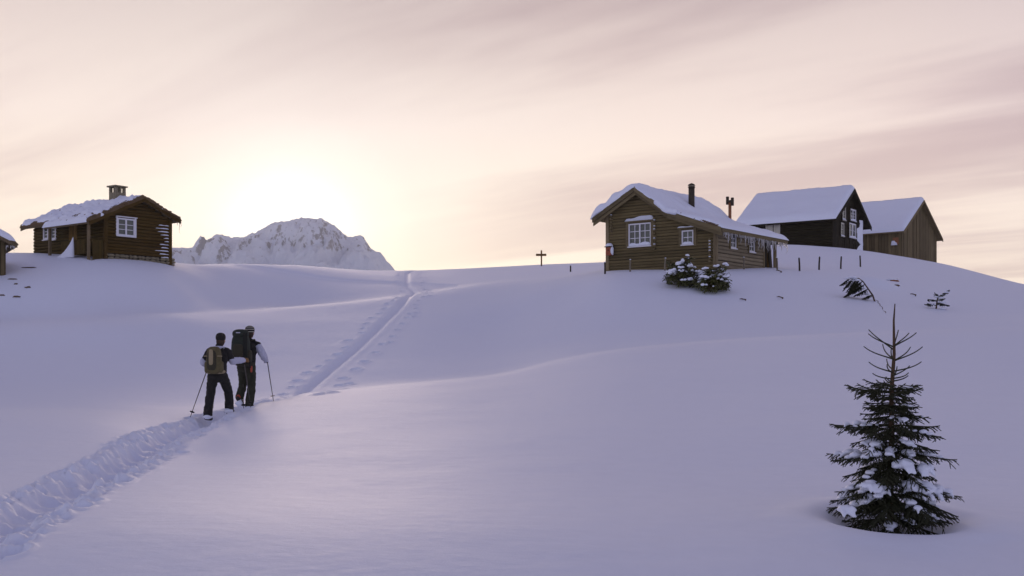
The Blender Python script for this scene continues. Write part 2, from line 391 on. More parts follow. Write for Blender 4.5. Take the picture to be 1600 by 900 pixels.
# ------------------------------------------------------------------ mesh builder
class MB:
    def __init__(s): s.v = []; s.f = []
    def add(s, vs, fs):
        n = len(s.v); s.v += [tuple(v) for v in vs]; s.f += [tuple(i+n for i in f) for f in fs]; return s
    def box(s, a, b, mp=None, jit=0.0, rnd=None):
        (x0, y0, z0), (x1, y1, z1) = a, b
        vs = [(x0,y0,z0),(x1,y0,z0),(x1,y1,z0),(x0,y1,z0),(x0,y0,z1),(x1,y0,z1),(x1,y1,z1),(x0,y1,z1)]
        if jit: vs = [tuple(c+rnd.uniform(-jit, jit) for c in v) for v in vs]
        if mp: vs = [mp(*v) for v in vs]
        return s.add(vs, [(0,3,2,1),(4,5,6,7),(0,1,5,4),(1,2,6,5),(2,3,7,6),(3,0,4,7)])
    def tube(s, pts, rad, seg=8, cap=True, flat=1.0):
        pts = [Vector(p) for p in pts]; n = len(pts)
        if not hasattr(rad, '__len__'): rad = [rad]*n
        vs = []; up = None
        for i, p in enumerate(pts):
            t = (pts[min(i+1, n-1)]-pts[max(i-1, 0)])
            if t.length < 1e-9: t = Vector((0, 0, 1))
            t.normalize()
            if up is None:
                up = Vector((0, 0, 1)) if abs(t.z) < 0.9 else Vector((0, 1, 0))
            a = t.cross(up)
            if a.length < 1e-6: a = t.cross(Vector((1, 0, 0)))
            a.normalize(); b = a.cross(t).normalized(); up = b
            for k in range(seg):
                an = 2*math.pi*k/seg
                vs.append(p + a*math.cos(an)*rad[i] + b*math.sin(an)*rad[i]*flat)
        fs = [(i*seg+k, i*seg+(k+1) % seg, (i+1)*seg+(k+1) % seg, (i+1)*seg+k) for i in range(n-1) for k in range(seg)]
        if cap: fs += [tuple(range(seg-1, -1, -1)), tuple(range((n-1)*seg, n*seg))]
        return s.add(vs, fs)
    def prism(s, poly, mp0, mp1):
        """poly: list of 2-D points; mp0/mp1 map them to the two end faces"""
        n = len(poly)
        vs = [mp0(*p) for p in poly]+[mp1(*p) for p in poly]
        return s.add(vs, [tuple(range(n-1, -1, -1)), tuple(range(n, 2*n))]+[(i, (i+1) % n, n+(i+1) % n, n+i) for i in range(n)])
    def lump(s, c, r, rnd, sub=2, rough=0.18, fl=1.0):
        bm = bmesh.new(); bmesh.ops.create_icosphere(bm, subdivisions=sub, radius=1.0)
        ph = [rnd.uniform(0, 6.28) for _ in range(6)]
        vs = []
        for v in bm.verts:
            q = v.co; k = 1+rough*(math.sin(3.1*q.x+ph[0])*math.sin(2.7*q.y+ph[1])+0.6*math.sin(5.3*q.z+ph[2])*math.sin(4.1*q.x+ph[3])+0.5*math.sin(6.1*q.y+ph[4]+3*q.z))
            z = q.z*r[2]*k
            if z < 0: z *= fl
            vs.append((c[0]+q.x*r[0]*k, c[1]+q.y*r[1]*k, c[2]+z))
        fs = [tuple(v.index for v in f.verts) for f in bm.faces]; bm.free()
        return s.add(vs, fs)
    def build(s, name, mat, parent=None, smooth=False):
        me = bpy.data.meshes.new(name); me.from_pydata(s.v, [], s.f); me.update()
        if smooth: me.polygons.foreach_set('use_smooth', np.ones(len(me.polygons), bool))
        if mat: me.materials.append(mat)
        bm = bmesh.new(); bm.from_mesh(me); bmesh.ops.recalc_face_normals(bm, faces=bm.faces); bm.to_mesh(me); bm.free()
        o = bpy.data.objects.new(name, me); COL.objects.link(o)
        if parent: o.parent = parent
        return o
def empty(name, loc, rz=0.0):
    o = bpy.data.objects.new(name, None); COL.objects.link(o); o.location = loc; o.rotation_euler = (0, 0, rz); o.empty_display_size = 0.3
    return o
def mod_remesh(o, voxel, smooth_it=4, disp=None):
    m = o.modifiers.new('remesh', 'REMESH'); m.mode = 'VOXEL'; m.voxel_size = voxel; m.use_smooth_shade = True
    if smooth_it:
        s = o.modifiers.new('smooth', 'SMOOTH'); s.iterations = smooth_it; s.factor = 0.5
    if disp:
        t = bpy.data.textures.new('folds', 'CLOUDS'); t.noise_scale = disp[0]; t.noise_depth = 2
        d = o.modifiers.new('folds', 'DISPLACE'); d.texture = t; d.strength = disp[1]; d.mid_level = 0.5; d.texture_coords = 'LOCAL'
    return o

def apply_mods(o):
    bpy.context.view_layer.update()
    dg = bpy.context.evaluated_depsgraph_get()
    me = bpy.data.meshes.new_from_object(o.evaluated_get(dg), depsgraph=dg)
    mats = list(o.data.materials); o.modifiers.clear(); o.data = me
    if not me.materials and mats: me.materials.append(mats[0])
    me.polygons.foreach_set('use_smooth', np.ones(len(me.polygons), bool))
    return o

# ------------------------------------------------------------------ wood, glass, stone
def wood(name, c, axis='x', spread=0.35, frost=0.0):
    m, w, b = new_mat(name)
    tc = w.add('ShaderNodeTexCoord').outputs['Object']
    sc = {'x': (0.7, 7, 16), 'y': (7, 0.7, 16), 'z': (14, 14, 0.7)}[axis]
    oi = w.add('ShaderNodeObjectInfo').outputs['Random']
    off = w.add('ShaderNodeCombineXYZ'); w.put(off.inputs[0], w.math('MULTIPLY', oi, 37.0)); w.put(off.inputs[2], w.math('MULTIPLY', oi, 11.0))
    v = w.vmath('ADD', w.mapping(tc, scale=sc), off.outputs[0])
    g = w.noise(v, 1.6, 6, 0.65, 0.4); blot = w.noise(tc, 1.1, 4, 0.6)
    k = w.math('ADD', w.math('MULTIPLY', g, 0.9), w.math('ADD', w.math('MULTIPLY', oi, spread), w.math('MULTIPLY', blot, 0.35)))
    f = w.rng(k, 0.40, 1.35, 0.0, 1.0)
    col = w.ramp(f, [(0.0, tuple(x*0.45 for x in c)), (0.45, c), (0.8, tuple(min(1, x*1.35) for x in c)), (1.0, tuple(min(1, x*1.6+0.015) for x in c))])
    if frost:
        fr = w.rng(w.noise(tc, 5.0, 5, 0.7), 0.62-frost*0.1, 0.75-frost*0.1, 0.0, 0.8)
        col = w.mix(fr, col, (0.75, 0.76, 0.82, 1))
    w.put(b.inputs['Base Color'], col); b.inputs['Roughness'].default_value = 0.82; b.inputs['Specular IOR Level'].default_value = 0.2
    bump(w, b, g, 0.5, 0.012)
    return m
def plain(name, c, rough=0.7, metal=0.0, var=0.25, scale=8.0, spec=0.3, bmp=0.2):
    m, w, b = new_mat(name)
    tc = w.add('ShaderNodeTexCoord').outputs['Object']
    n = w.noise(tc, scale, 5, 0.62)
    w.put(b.inputs['Base Color'], w.mix(n, tuple(x*(1-var) for x in c)+(1,), tuple(min(1, x*(1+var)) for x in c)+(1,)))
    b.inputs['Roughness'].default_value = rough; b.inputs['Metallic'].default_value = metal; b.inputs['Specular IOR Level'].default_value = spec
    if bmp: bump(w, b, n, bmp, 0.02)
    return m
M['log_main'] = wood('weathered_log', (0.138, 0.105, 0.046), 'x')
M['log_side'] = wood('grey_log', (0.238, 0.193, 0.123), 'y')
M['trim_main'] = wood('weathered_trim', (0.160, 0.125, 0.064), 'x')
M['post_main'] = wood('weathered_post', (0.193, 0.149, 0.082), 'z')
M['log_left'] = wood('tarred_log', (0.072, 0.041, 0.007), 'x', 0.25)
M['log_left_side'] = wood('tarred_log_side', (0.078, 0.051, 0.011), 'y', 0.25)
M['post_left'] = wood('grey_post', (0.164, 0.123, 0.070), 'z')
M['door_left'] = wood('door_boards', (0.180, 0.107, 0.029), 'z')
M['dark_h'] = wood('black_boards', (0.018, 0.014, 0.004), 'y', 0.25)
M['dark_v'] = wood('black_upright_boards', (0.022, 0.016, 0.006), 'z', 0.25)
M['barn'] = wood('barn_planks', (0.135, 0.102, 0.051), 'z', 0.55)
M['stake'] = wood('stake', (0.049, 0.037, 0.023), 'z')
M['stake_pale'] = wood('stake_pale', (0.183, 0.153, 0.111), 'z')
M['sign'] = wood('sign_wood', (0.156, 0.074, 0.025), 'z')
M['inside'] = plain('dark_interior', (0.02, 0.017, 0.013), 0.9)
M['white'] = plain('white_paint', (0.72, 0.71, 0.74), 0.5, var=0.06)
M['cream'] = plain('cream_paint', (0.52, 0.49, 0.42), 0.6, var=0.12)
M['sky_slit'] = plain('sky_slit', (0.80, 0.78, 0.76), 0.9, var=0.05)
M['glass'] = plain('window_glass', (0.060, 0.066, 0.055), 0.06, var=0.35, scale=2.5, spec=0.6, bmp=0.04)
M['iron'] = plain('sooty_iron', (0.05, 0.038, 0.026), 0.55, 0.3, 0.4)
M['rust'] = plain('rust', (0.26, 0.11, 0.05), 0.8)
M['steel'] = plain('bright_steel', (0.5, 0.45, 0.36), 0.35, 0.8)
M['stone'] = plain('field_stone', (0.22, 0.19, 0.125), 0.9, var=0.5, scale=5, bmp=0.7)
M['rock'] = plain('dark_rock', (0.14, 0.10, 0.065), 0.9, var=0.5, scale=5, bmp=0.7)
M['turf'] = plain('turf', (0.13, 0.085, 0.045), 0.95, var=0.6, scale=14, bmp=1.0)
M['red'] = plain('faded_red', (0.30, 0.08, 0.04), 0.7)
def ice_mat():
    m, w, b = new_mat('ice'); b.inputs['Base Color'].default_value = (0.62, 0.60, 0.58, 1); b.inputs['Roughness'].default_value = 0.25
    b.inputs['Transmission Weight'].default_value = 0.35; b.inputs['IOR'].default_value = 1.31
    return m
M['ice'] = ice_mat()

# ------------------------------------------------------------------ a building's own frame
class Frame:
    """x runs along the gable wall, y along the long wall, z up; origin at the corner nearest the camera"""
    def __init__(s, px, Y, py, theta, x0=0.0):
        s.th = theta; c, n = math.cos(theta), math.sin(theta)
        s.u = Vector((c, n)); s.v = Vector((-n, c))
        N = Vector(((px-800)/FPX*Y, Y)); s.o = N - s.u*x0
        s.z0 = (HOR-py)/FPX*Y
    def w(s, x, y): return s.o + s.u*x + s.v*y
    def fx(s, px, y=0.0):
        k = (px-800)/FPX; o = s.o+s.v*y; return (k*o.y-o.x)/(s.u.x-k*s.u.y)
    def fy(s, px, x=0.0):
        k = (px-800)/FPX; o = s.o+s.u*x; return (k*o.y-o.x)/(s.v.x-k*s.v.y)
    def fz(s, py, x=0.0, y=0.0):
        return (HOR-py)/FPX*s.w(x, y).y - s.z0
def interp(pr, x):
    return float(np.interp(x, [p[0] for p in pr], [p[1] for p in pr]))
def spans(a, b, cuts):
    out = [(a, b)]
    for c0, c1 in cuts:
        nx = []
        for p, q in out:
            if c1 <= p or c0 >= q: nx.append((p, q)); continue
            if c0-p > 0.03: nx.append((p, c0))
            if q-c1 > 0.03: nx.append((c1, q))
        out = nx
    return out
def boards_h(parent, name, mp, z0, z1, h, ext, cuts, mat, rnd, depth=0.06, profile='round'):
    z = z0
    while z < z1-0.02:
        a, b = ext(z+h*0.6)
        if b-a > 0.08:
            cs = [(c[0], c[1]) for c in cuts if c[2] < z+h*0.5 < c[3]]
            for p, q in spans(a, b, cs):
                d = depth*rnd.uniform(0.85, 1.12); dz = rnd.uniform(-0.006, 0.006); tl = rnd.uniform(-0.005, 0.005)
                if profile == 'round': poly = [(-0.04, 0.0), (d*0.62, 0.06*h), (d, 0.32*h), (d, 0.66*h), (d*0.62, 0.93*h), (-0.04, h*0.99)]
                else: poly = [(-0.03, 0.0), (d, 0.02*h), (d*0.55, h*1.02), (-0.03, h*1.02)]
                MB().prism(poly, lambda n, zz: mp(p, n, z+zz+dz-tl), lambda n, zz: mp(q, n, z+zz+dz+tl)).build(name, mat, parent)
        z += h
def planks_v(parent, name, mp, s0, s1, wd, zb, ztop, cuts, mat, rnd, depth=0.05):
    s = s0
    while s < s1-0.03:
        e = min(s+wd*rnd.uniform(0.8, 1.2), s1)
        g = 0.012
        zt0, zt1 = ztop(s), ztop(e)
        segs = spans(zb, 1e3, [(c[2], c[3]) for c in cuts if c[0] < (s+e)/2 < c[1]])
        for lo, hi in segs:
            d = depth*rnd.uniform(0.5, 1.25)
            t0, t1 = min(hi, zt0), min(hi, zt1)
            if max(t0, t1)-lo < 0.06: continue
            MB().add([mp(s+g, -0.02, lo), mp(e-g, -0.02, lo), mp(e-g, d, lo), mp(s+g, d, lo),
                      mp(s+g, -0.02, t0), mp(e-g, -0.02, t1), mp(e-g, d, t1), mp(s+g, d, t0)],
                     [(0,3,2,1),(4,5,6,7),(0,1,5,4),(1,2,6,5),(2,3,7,6),(3,0,4,7)]).build(name, mat, parent)
        s = e
def window(parent, mp, s0, s1, z0, z1, sashes, cols, rows, fr, n0=0.0, casing=None, cas_w=0.09, bar=0.055, snow_top=0.0, snow_sill=0.0, rnd=None, mat_glass=None, sky_slit=False):
    """frame and glazing bars as the window, each pane a sub-part"""
    w = MB()
    nf = n0+0.085
    w.box((s0, n0, z0), (s0+bar, nf, z1), mp); w.box((s1-bar, n0, z0), (s1, nf, z1), mp)
    w.box((s0+bar, n0, z0), (s1-bar, nf-0.003, z0+bar), mp); w.box((s0+bar, n0, z1-bar), (s1-bar, nf-0.003, z1), mp)
    iw = (s1-s0-2*bar)/sashes
    panes = []
    for k in range(sashes):
        a = s0+bar+k*iw; b = a+iw
        if k: w.box((a-bar*0.55, n0, z0+bar), (a+bar*0.55, nf-0.006, z1-bar), mp)
        cw = (b-a)/cols; rh = (z1-z0-2*bar)/rows
        for c in range(1, cols): w.box((a+c*cw-0.014, n0+0.02, z0+bar), (a+c*cw+0.014, nf-0.025, z1-bar), mp)
        for r in range(1, rows): w.box((a+0.02, n0+0.02, z0+bar+r*rh-0.014), (b-0.02, nf-0.028, z0+bar+r*rh+0.014), mp)
        for c in range(cols):
            for r in range(rows):
                panes.append((a+c*cw, a+(c+1)*cw, z0+bar+r*rh, z0+bar+(r+1)*rh))
    o = w.build('window', fr, parent)
    for p in panes:
        MB().box((p[0]+0.004, n0+0.022, p[2]+0.004), (p[1]-0.004, n0+0.034, p[3]-0.004), mp).build('pane', mat_glass or M['glass'], o)
    if sky_slit:
        MB().box((s0+bar+0.01, n0+0.004, z0+bar), (s0+bar+iw*0.36, n0+0.02, z1-bar), mp).build('sky_slit', M['sky_slit'], o)  # pale strip added in place of bright sky seen through the house
    if casing:
        c = MB(); e = cas_w
        c.box((s0-e, n0, z0-e*0.6), (s0-0.002, nf+0.02, z1+e*0.5), mp).build('casing', casing, o)
        MB().box((s1+0.002, n0, z0-e*0.6), (s1+e, nf+0.02, z1+e*0.5), mp).build('casing', casing, o)
        MB().box((s0-e-0.03, n0, z1+e*0.5+0.003), (s1+e+0.03, nf+0.07, z1+e*0.5+0.05), mp).build('head_board', casing, o)
    MB().box((s0-0.03, n0, z0-0.05), (s1+0.03, nf+0.05, z0-0.003), mp).build('sill', fr, o)
    if snow_sill: snow_strip(o, mp, s0+0.01, s1-0.01, z0+0.002, nf-0.05, nf+0.05, snow_sill, rnd)
    if snow_top: snow_strip(o, mp, s0-cas_w-0.05, s1+cas_w+0.05, z1+cas_w*0.5+0.052, n0+0.03, nf+0.085, snow_top, rnd)
    return o
def snow_strip(parent, mp, s0, s1, z, n0, n1, h, rnd):
    ns, nn = 14, 5; vs = []; fs = []
    ph = rnd.uniform(0, 6)
    for i in range(ns+1):
        t = i/ns
        for j in range(nn+1):
            k = j/nn
            e = (1-abs(2*t-1)**6)**0.5*(max(0.0, 1-abs(2*k-1)**4))**0.5
            hh = h*e*(0.8+0.2*math.sin(5*t+ph)+0.08*math.sin(13*t+2*ph))
            vs.append(mp(s0+(s1-s0)*t, n0+(n1-n0)*k, z+hh))
    nb = len(vs)
    for i in range(ns+1):
        for j in range(nn+1): vs.append(mp(s0+(s1-s0)*i/ns, n0+(n1-n0)*j/nn, z))
    q = lambda i, j: i*(nn+1)+j
    for i in range(ns):
        for j in range(nn):
            fs.append((q(i,j), q(i+1,j), q(i+1,j+1), q(i,j+1))); fs.append((nb+q(i,j), nb+q(i,j+1), nb+q(i+1,j+1), nb+q(i+1,j)))
    for i in range(ns):
        for j in (0, nn): fs.append((q(i,j), q(i+1,j), nb+q(i+1,j), nb+q(i,j)))
    for j in range(nn):
        for i in (0, ns): fs.append((q(i,j), q(i,j+1), nb+q(i,j+1), nb+q(i,j)))
    return MB().add(vs, fs).build('snow_ledge', M['snow_cap'], parent, True)
def roof_slab(parent, prof, y0, y1, th, mat, name='roof'):
    n = len(prof); m = MB()
    poly = list(prof)+[(x, z-th) for x, z in reversed(prof)]
    m.prism(poly, lambda x, z: (x, y0, z), lambda x, z: (x, y1, z))
    return m.build(name, mat, parent)
def roof_layer(parent, prof, y0, y1, thick, mat, name, lift=0.003, na=70, nb=60, over=(0.05, 0.05), edge=0.25, edge_y=0.25, seed=1, nz=(0.35, 0.8), amp=0.25, wav=0.0, fine=0.0, smooth=True):
    """a lumpy layer (snow or turf) lying on a roof; thick may be a function of (t across, y)"""
    px = np.array([p[0] for p in prof], float); pz = np.array([p[1] for p in prof], float)
    # lengthen past the eaves
    sl0 = (pz[1]-pz[0])/(px[1]-px[0]); sl1 = (pz[-1]-pz[-2])/(px[-1]-px[-2])
    px[0] -= over[0]; pz[0] -= over[0]*sl0*0.7; px[-1] += over[1]; pz[-1] += over[1]*sl1*0.7
    L = np.concatenate([[0], np.cumsum(np.hypot(np.diff(px), np.diff(pz)))])
    a = np.linspace(0, 1, na+1); a = 0.5-0.5*np.cos(math.pi*a)*(0.35+0.65*1); a = (a-a[0])/(a[-1]-a[0])
    s = a*L[-1]; bx = np.interp(s, L, px); bz = np.interp(s, L, pz)
    k = np.ones(5)/5; bzs = bz.copy()
    for _ in range(2): bzs[2:-2] = np.convolve(bzs, k, 'valid')
    b = np.linspace(0, 1, nb+1); b = 0.5-0.5*np.cos(math.pi*b)
    yy = y0+(y1-y0)*b
    S, Yg = np.meshgrid(s, yy); BX = np.meshgrid(bx, yy)[0]; BZ = np.meshgrid(bz, yy)[0]; BZS = np.meshgrid(bzs, yy)[0]
    T = thick(BX, Yg) if callable(thick) else np.full_like(S, thick)
    T = T*(1+amp*fbm(S/nz[1]+seed*3.1, Yg/nz[1]+seed, 3, seed)) + fine*fbm(S/0.12, Yg/0.12, 3, seed+7)
    def rnd_edge(d, e): q = np.clip(d/e, 0, 1); return np.sqrt(np.clip(1-(1-q)**2, 0, 1))
    wy0 = wav*fbm(S/0.5, S*0+seed, 3, seed+11)
    ed = rnd_edge(S, edge)*rnd_edge(L[-1]-S, edge)*rnd_edge(Yg-y0, edge_y)*rnd_edge(y1-Yg, edge_y)
    top = np.maximum(BZ, BZS)+lift+np.maximum(T, 0.0)*ed
    YY = Yg + wy0*np.clip(1-(Yg-y0)/0.6, 0, 1)
    nr, nc = S.shape
    vs = np.concatenate([np.stack([BX, YY, top], -1).reshape(-1, 3), np.stack([BX, YY, BZ+lift], -1).reshape(-1, 3)])
    idx = np.arange(nr*nc).reshape(nr, nc); off = nr*nc
    q = np.stack([idx[:-1,:-1], idx[:-1,1:], idx[1:,1:], idx[1:,:-1]], -1).reshape(-1, 4)
    fs = [tuple(f) for f in q.tolist()]+[tuple(f[::-1]) for f in (q+off).tolist()]
    for r in (0, nr-1): fs += [(int(idx[r,c]), int(idx[r,c+1]), int(idx[r,c+1])+off, int(idx[r,c])+off) for c in range(nc-1)]
    for c in (0, nc-1): fs += [(int(idx[r,c]), int(idx[r+1,c]), int(idx[r+1,c])+off, int(idx[r,c])+off) for r in range(nr-1)]
    return MB().add(vs.tolist(), fs).build(name, mat, parent, smooth)
def rake_boards(parent, prof, y, depth, th, mat, lift=0.02):
    for (xa, za), (xb, zb) in zip(prof[:-1], prof[1:]):
        MB().add([(xa, y, za+lift), (xb, y, zb+lift), (xb, y-th, zb+lift), (xa, y-th, za+lift), (xa, y, za-depth), (xb, y, zb-depth), (xb, y-th, zb-depth), (xa, y-th, za-depth)],
                 [(0,3,2,1),(4,5,6,7),(0,1,5,4),(1,2,6,5),(2,3,7,6),(3,0,4,7)]).build('bargeboard', mat, parent)
def core(parent, poly, y0, y1, mat, name='wall'):
    return MB().prism(poly, lambda x, z: (x, y0, z), lambda x, z: (x, y1, z)).build(name, mat, parent)
def icicle(parent, x, y, z, L, r, rnd):
    k = 5; pts = [(x+rnd.uniform(-0.01, 0.01)*i, y+rnd.uniform(-0.01, 0.01)*i, z-L*i/k) for i in range(k+1)]
    MB().tube(pts, [r*(1-i/k)**0.8+0.003 for i in range(k+1)], 6).build('icicle', M['ice'], parent, True)
# ------------------------------------------------------------------ the weathered cabin with the icicles
def main_cabin():
    rnd = random.Random(11)
    f = Frame(1117, 49.0, 421, R(-38)); f.o = f.o  # origin is the right front corner; gable runs to negative x
    W = -f.fx(950.3)
    f.o = f.o - f.u*W
    t = empty('log_cabin', (f.o.x, f.o.y, f.z0), f.th)
    tag(t, 'weathered brown log cabin with stovepipe and icicles hanging from its snowy eave', 'cabin')
    xp = f.fx(999.4); zp = f.fz(294, xp)
    xl = f.fx(934); zl = f.fz(343, xl)
    xk = f.fx(1049); zk = f.fz(330, xk)
    xr = f.fx(1129, -0.3); zr = f.fz(356, xr, -0.3)
    prof = [(xl, zl), (xp, zp), (xk, zk), (xr, zr)]
    L = f.fy(1190.5, W); LR = f.fy(1230, xr)
    under = [(x, z-0.10) for x, z in prof]
    zb = -0.7
    # dark core of the house
    core(t, [(0.0, zb), (W, zb), (W, interp(under, W)), (xk, interp(under, xk)-0.02), (xp, zp-0.14), (0.0, interp(under, 0)-0.02)], 0.0, L, M['inside'])
    front = lambda s, n, z: (s, -n, z)
    side = lambda s, n, z: (W+n, s, z)
    lside = lambda s, n, z: (-n, s, z)
    def ext(z):
        xs = np.linspace(0, W, 200); ok = [x for x in xs if interp(under, x) > z]
        return (min(ok), max(ok)) if ok else (0, 0)
    wa = (f.fx(983.5), f.fx(1018.5), f.fz(384.5, f.fx(1000)), f.fz(349, f.fx(1000)))
    wb = (f.fx(1066.5), f.fx(1085), f.fz(382, f.fx(1075)), f.fz(360, f.fx(1075)))
    boards_h(t, 'log', front, zb, zp, 0.135, ext, [wa, wb], M['log_main'], rnd)
    yc0, yc1 = f.fy(1139, W), f.fy(1148, W); zc0, zc1 = f.fz(387, W, yc0), f.fz(363.5, W, yc0)
    yd0, yd1 = f.fy(1168, W), f.fy(1177, W); zd0, zd1 = f.fz(393, W, yd0), f.fz(369.5, W, yd0)
    zs = interp(under, W)
    boards_h(t, 'side_board', side, zb, zs, 0.16, lambda z: (0.0, L), [(yc0, yc1, zc0, zc1), (yd0, yd1, zd0, zd1)], M['log_side'], rnd, 0.075, 'round')
    boards_h(t, 'log', lside, zb, interp(under, 0), 0.135, lambda z: (0.0, L), [], M['log_side'], rnd)
    window(t, front, *wa, 2, 2, 3, M['white'], casing=M['trim_main'], cas_w=0.13, snow_top=0.22, snow_sill=0.20, rnd=rnd, sky_slit=True)
    window(t, front, *wb, 1, 2, 2, M['white'], casing=M['trim_main'], cas_w=0.14, snow_top=0.08, snow_sill=0.12, rnd=rnd)
    window(t, side, yc0, yc1, zc0, zc1, 1, 2, 3, M['white'], casing=M['log_main'], cas_w=0.12, rnd=rnd)
    window(t, side, yd0, yd1, zd0, zd1, 1, 2, 3, M['white'], casing=M['log_main'], cas_w=0.12, rnd=rnd)
    # corner boards
    MB().box((W-0.05, -0.085, zb), (W+0.085, 0.0, zs)).build('corner_board', M['post_main'], t)
    MB().box((W+0.0, 0.003, zb), (W+0.082, 0.12, zs)).build('corner_board', M['post_main'], t)
    MB().box((-0.085, -0.085, zb), (0.08, 0.0, interp(under, 0))).build('corner_board', M['post_main'], t)
    MB().box((W-0.02, L-0.02, zb), (W+0.09, L+0.12, zs-0.02)).build('corner_board', M['post_main'], t)
    # log ends standing proud of the gable, with snow caught on them
    for cx, za, zc in ((f.fx(957), f.fz(362, 0), f.fz(338, 0)), (f.fx(1024.5), f.fz(390, 1.9), f.fz(341, 1.9)), (f.fx(1111), f.fz(408, W), f.fz(372, W))):
        z = za
        while z < zc:
            e = MB().tube([(cx, 0.0, z), (cx, -rnd.uniform(0.13, 0.19), z)], [0.055, 0.05], 8).build('log_end', M['trim_main'], t)
            if rnd.random() < 0.55: MB().lump((cx, -0.12, z+0.055), (0.06, 0.06, 0.045), rnd, 1, 0.1, 0.2).build('snow_tuft', M['snow_cap'], e, True)
            z += 0.135
    # roof
    YF = -0.42
    roof_slab(t, prof, YF, LR, 0.09, M['trim_main'])
    rake_boards(t, [(x, z+0.01) for x, z in prof], YF-0.004, 0.20, 0.05, M['trim_main'])
    rake_boards(t, [(x, z-0.17) for x, z in prof], YF+0.09, 0.17, 0.05, M['trim_main'])
    def thick(x, y):
        a = np.clip((xp-x)/(xp-xl), 0, 1)
        b = np.clip((x-xp)/(xr-xp), 0, 1)
        # snow has slid a little off the front of the right-hand slope
        slid = np.clip((y-YF)/0.9, 0, 1)
        front_thin = 1-0.55*(1-slid)*((x > xp+0.05) & (x < xk+0.05))
        return (0.20+0.26*np.sin(np.clip(a, 0, 1)*math.pi*0.8)*(x < xp) + 0.04*np.sin(b*9))*front_thin*(1-0.25*b)
    roof_layer(t, prof, YF-0.10, LR+0.04, thick, M['snow_cap'], 'roof_snow', na=110, nb=70, over=(0.10, 0.08), edge=0.30, edge_y=0.22, seed=4, amp=0.34, nz=(0.4, 0.50), wav=0.16, fine=0.022)
    m = MB()
    for i in range(12):
        q = i/11; x = xk-0.45+0.95*q
        m.lump((x, YF-0.10+0.04*math.sin(5*q), interp(prof, x)+0.05-0.05*math.sin(math.pi*q)), (0.13, 0.13, 0.13), rnd, 2, 0.12)
    apply_mods(mod_remesh(m.build('snow_overhang', M['snow_cap'], t, True), 0.03, 4))
    # bare tile edges showing through on the lower slope
    for i in range(26):
        q = i/26; x = xk+0.2+(xr-xk-0.3)*q
        if 0.15 < q < 0.2: continue
        z = interp(prof, x)
        MB().lump((x, YF-0.05+rnd.uniform(-0.03, 0.03), z+0.05), (0.09, 0.07, 0.045), rnd, 1, 0.3).build('roof_tile', M['turf'], t)
    # eave: fascia, gutter pole and icicles
    MB().box((xr-0.02, YF, zr-0.17), (xr+0.035, LR, zr-0.015)).build('fascia', M['trim_main'], t)
    y = YF+0.15
    while y < LR-0.05:
        near = y/LR
        if rnd.random() < (0.95 if near > 0.12 else 0.5):
            icicle(t, xr+rnd.uniform(-0.01, 0.03), y, zr-0.16, rnd.choice((0.12, 0.2, 0.28, 0.42, 0.55))*rnd.uniform(0.7, 1.15), rnd.uniform(0.022, 0.042), rnd)
        y += rnd.uniform(0.07, 0.17)
    # porch at the far end: back wall with door, posts, brace
    yd = L+0.45
    core(t, [(0.3, zb), (W-0.3, zb), (W-0.3, interp(under, W-0.3)), (xk, interp(under, xk)), (0.3, interp(under, 0.3))], L, LR-0.3, M['inside'], 'porch_wall')
    d = MB().box((W-0.29, L+0.2, zb), (W-0.24, L+0.85, 1.4)).build('door', M['log_left_side'], t)
    MB().box((W-0.238, L+0.28, 0.45), (W-0.2, L+0.32, 0.6)).build('handle', M['iron'], d)
    yb = f.fy(1200, W)
    MB().box((W-0.07, yb, zb), (W+0.05, yb+0.12, interp(prof, W)-0.1)).build('porch_post', M['door_left'], t)
    ya, ye = f.fy(1206, W+0.1), f.fy(1202.5, W+0.1)
    MB().tube([(W+0.12, ya, zb), (W+0.04, ye, interp(prof, W)-0.12)], [0.10, 0.085], 8).build('porch_brace', M['iron'], t)
    yf0, yf1 = f.fy(1209.5, W), min(f.fy(1213.5, W), LR-0.1)
    for i in range(3):
        a = yf0+(yf1-yf0)*i/3
        MB().box((W-0.05, a+0.008, zb), (W+0.02+0.01*i, a+(yf1-yf0)/3-0.008, interp(prof, W)-0.14)).build('porch_board', M['post_main'], t)
    # stovepipe with its cap
    def pipe_at(px, x): return f.fy(px, x)
    xs_ = xp+1.05; ys_ = pipe_at(1080.5, xs_); zb_ = interp(prof, xs_); zt = f.fz(288, xs_, ys_)
    r = 0.145
    p = MB().tube([(xs_, ys_, zb_-0.1), (xs_, ys_, zt-0.12)], r, 16).build('stovepipe', M['iron'], t, True)
    MB().tube([(xs_, ys_, zt-0.118), (xs_, ys_, zt-0.06)], r*0.8, 16).build('vent_ring', M['steel'], p, True)
    MB().tube([(xs_, ys_, zt-0.17), (xs_, ys_, zt-0.10)], r*1.14, 16).build('collar', M['iron'], p, True)
    MB().tube([(xs_, ys_, zt-0.058), (xs_, ys_, zt), (xs_, ys_, zt+0.05)], [r*1.22, r*0.95, r*0.2], 16).build('cap', M['iron'], p, True)
    xs2 = xp+1.55; ys2 = pipe_at(1140.5, xs2); zb2 = interp(prof, xs2); zt2 = f.fz(307, xs2, ys2)
    p = MB().tube([(xs2, ys2, zb2-0.1), (xs2, ys2, zt2-0.30)], 0.075, 12).build('vent_pipe', M['rust'], t, True)
    for sx, dz in ((-1, 0.0), (1, -0.07)):
        MB().tube([(xs2+sx*0.13, ys2, zt2-0.38+dz), (xs2+sx*0.13, ys2, zt2+dz)], 0.075, 10).build('vent_arm', M['iron'], p, True)
    MB().tube([(xs2-0.13, ys2, zt2-0.24), (xs2+0.13, ys2, zt2-0.24)], 0.07, 10).build('vent_elbow', M['iron'], p, True)
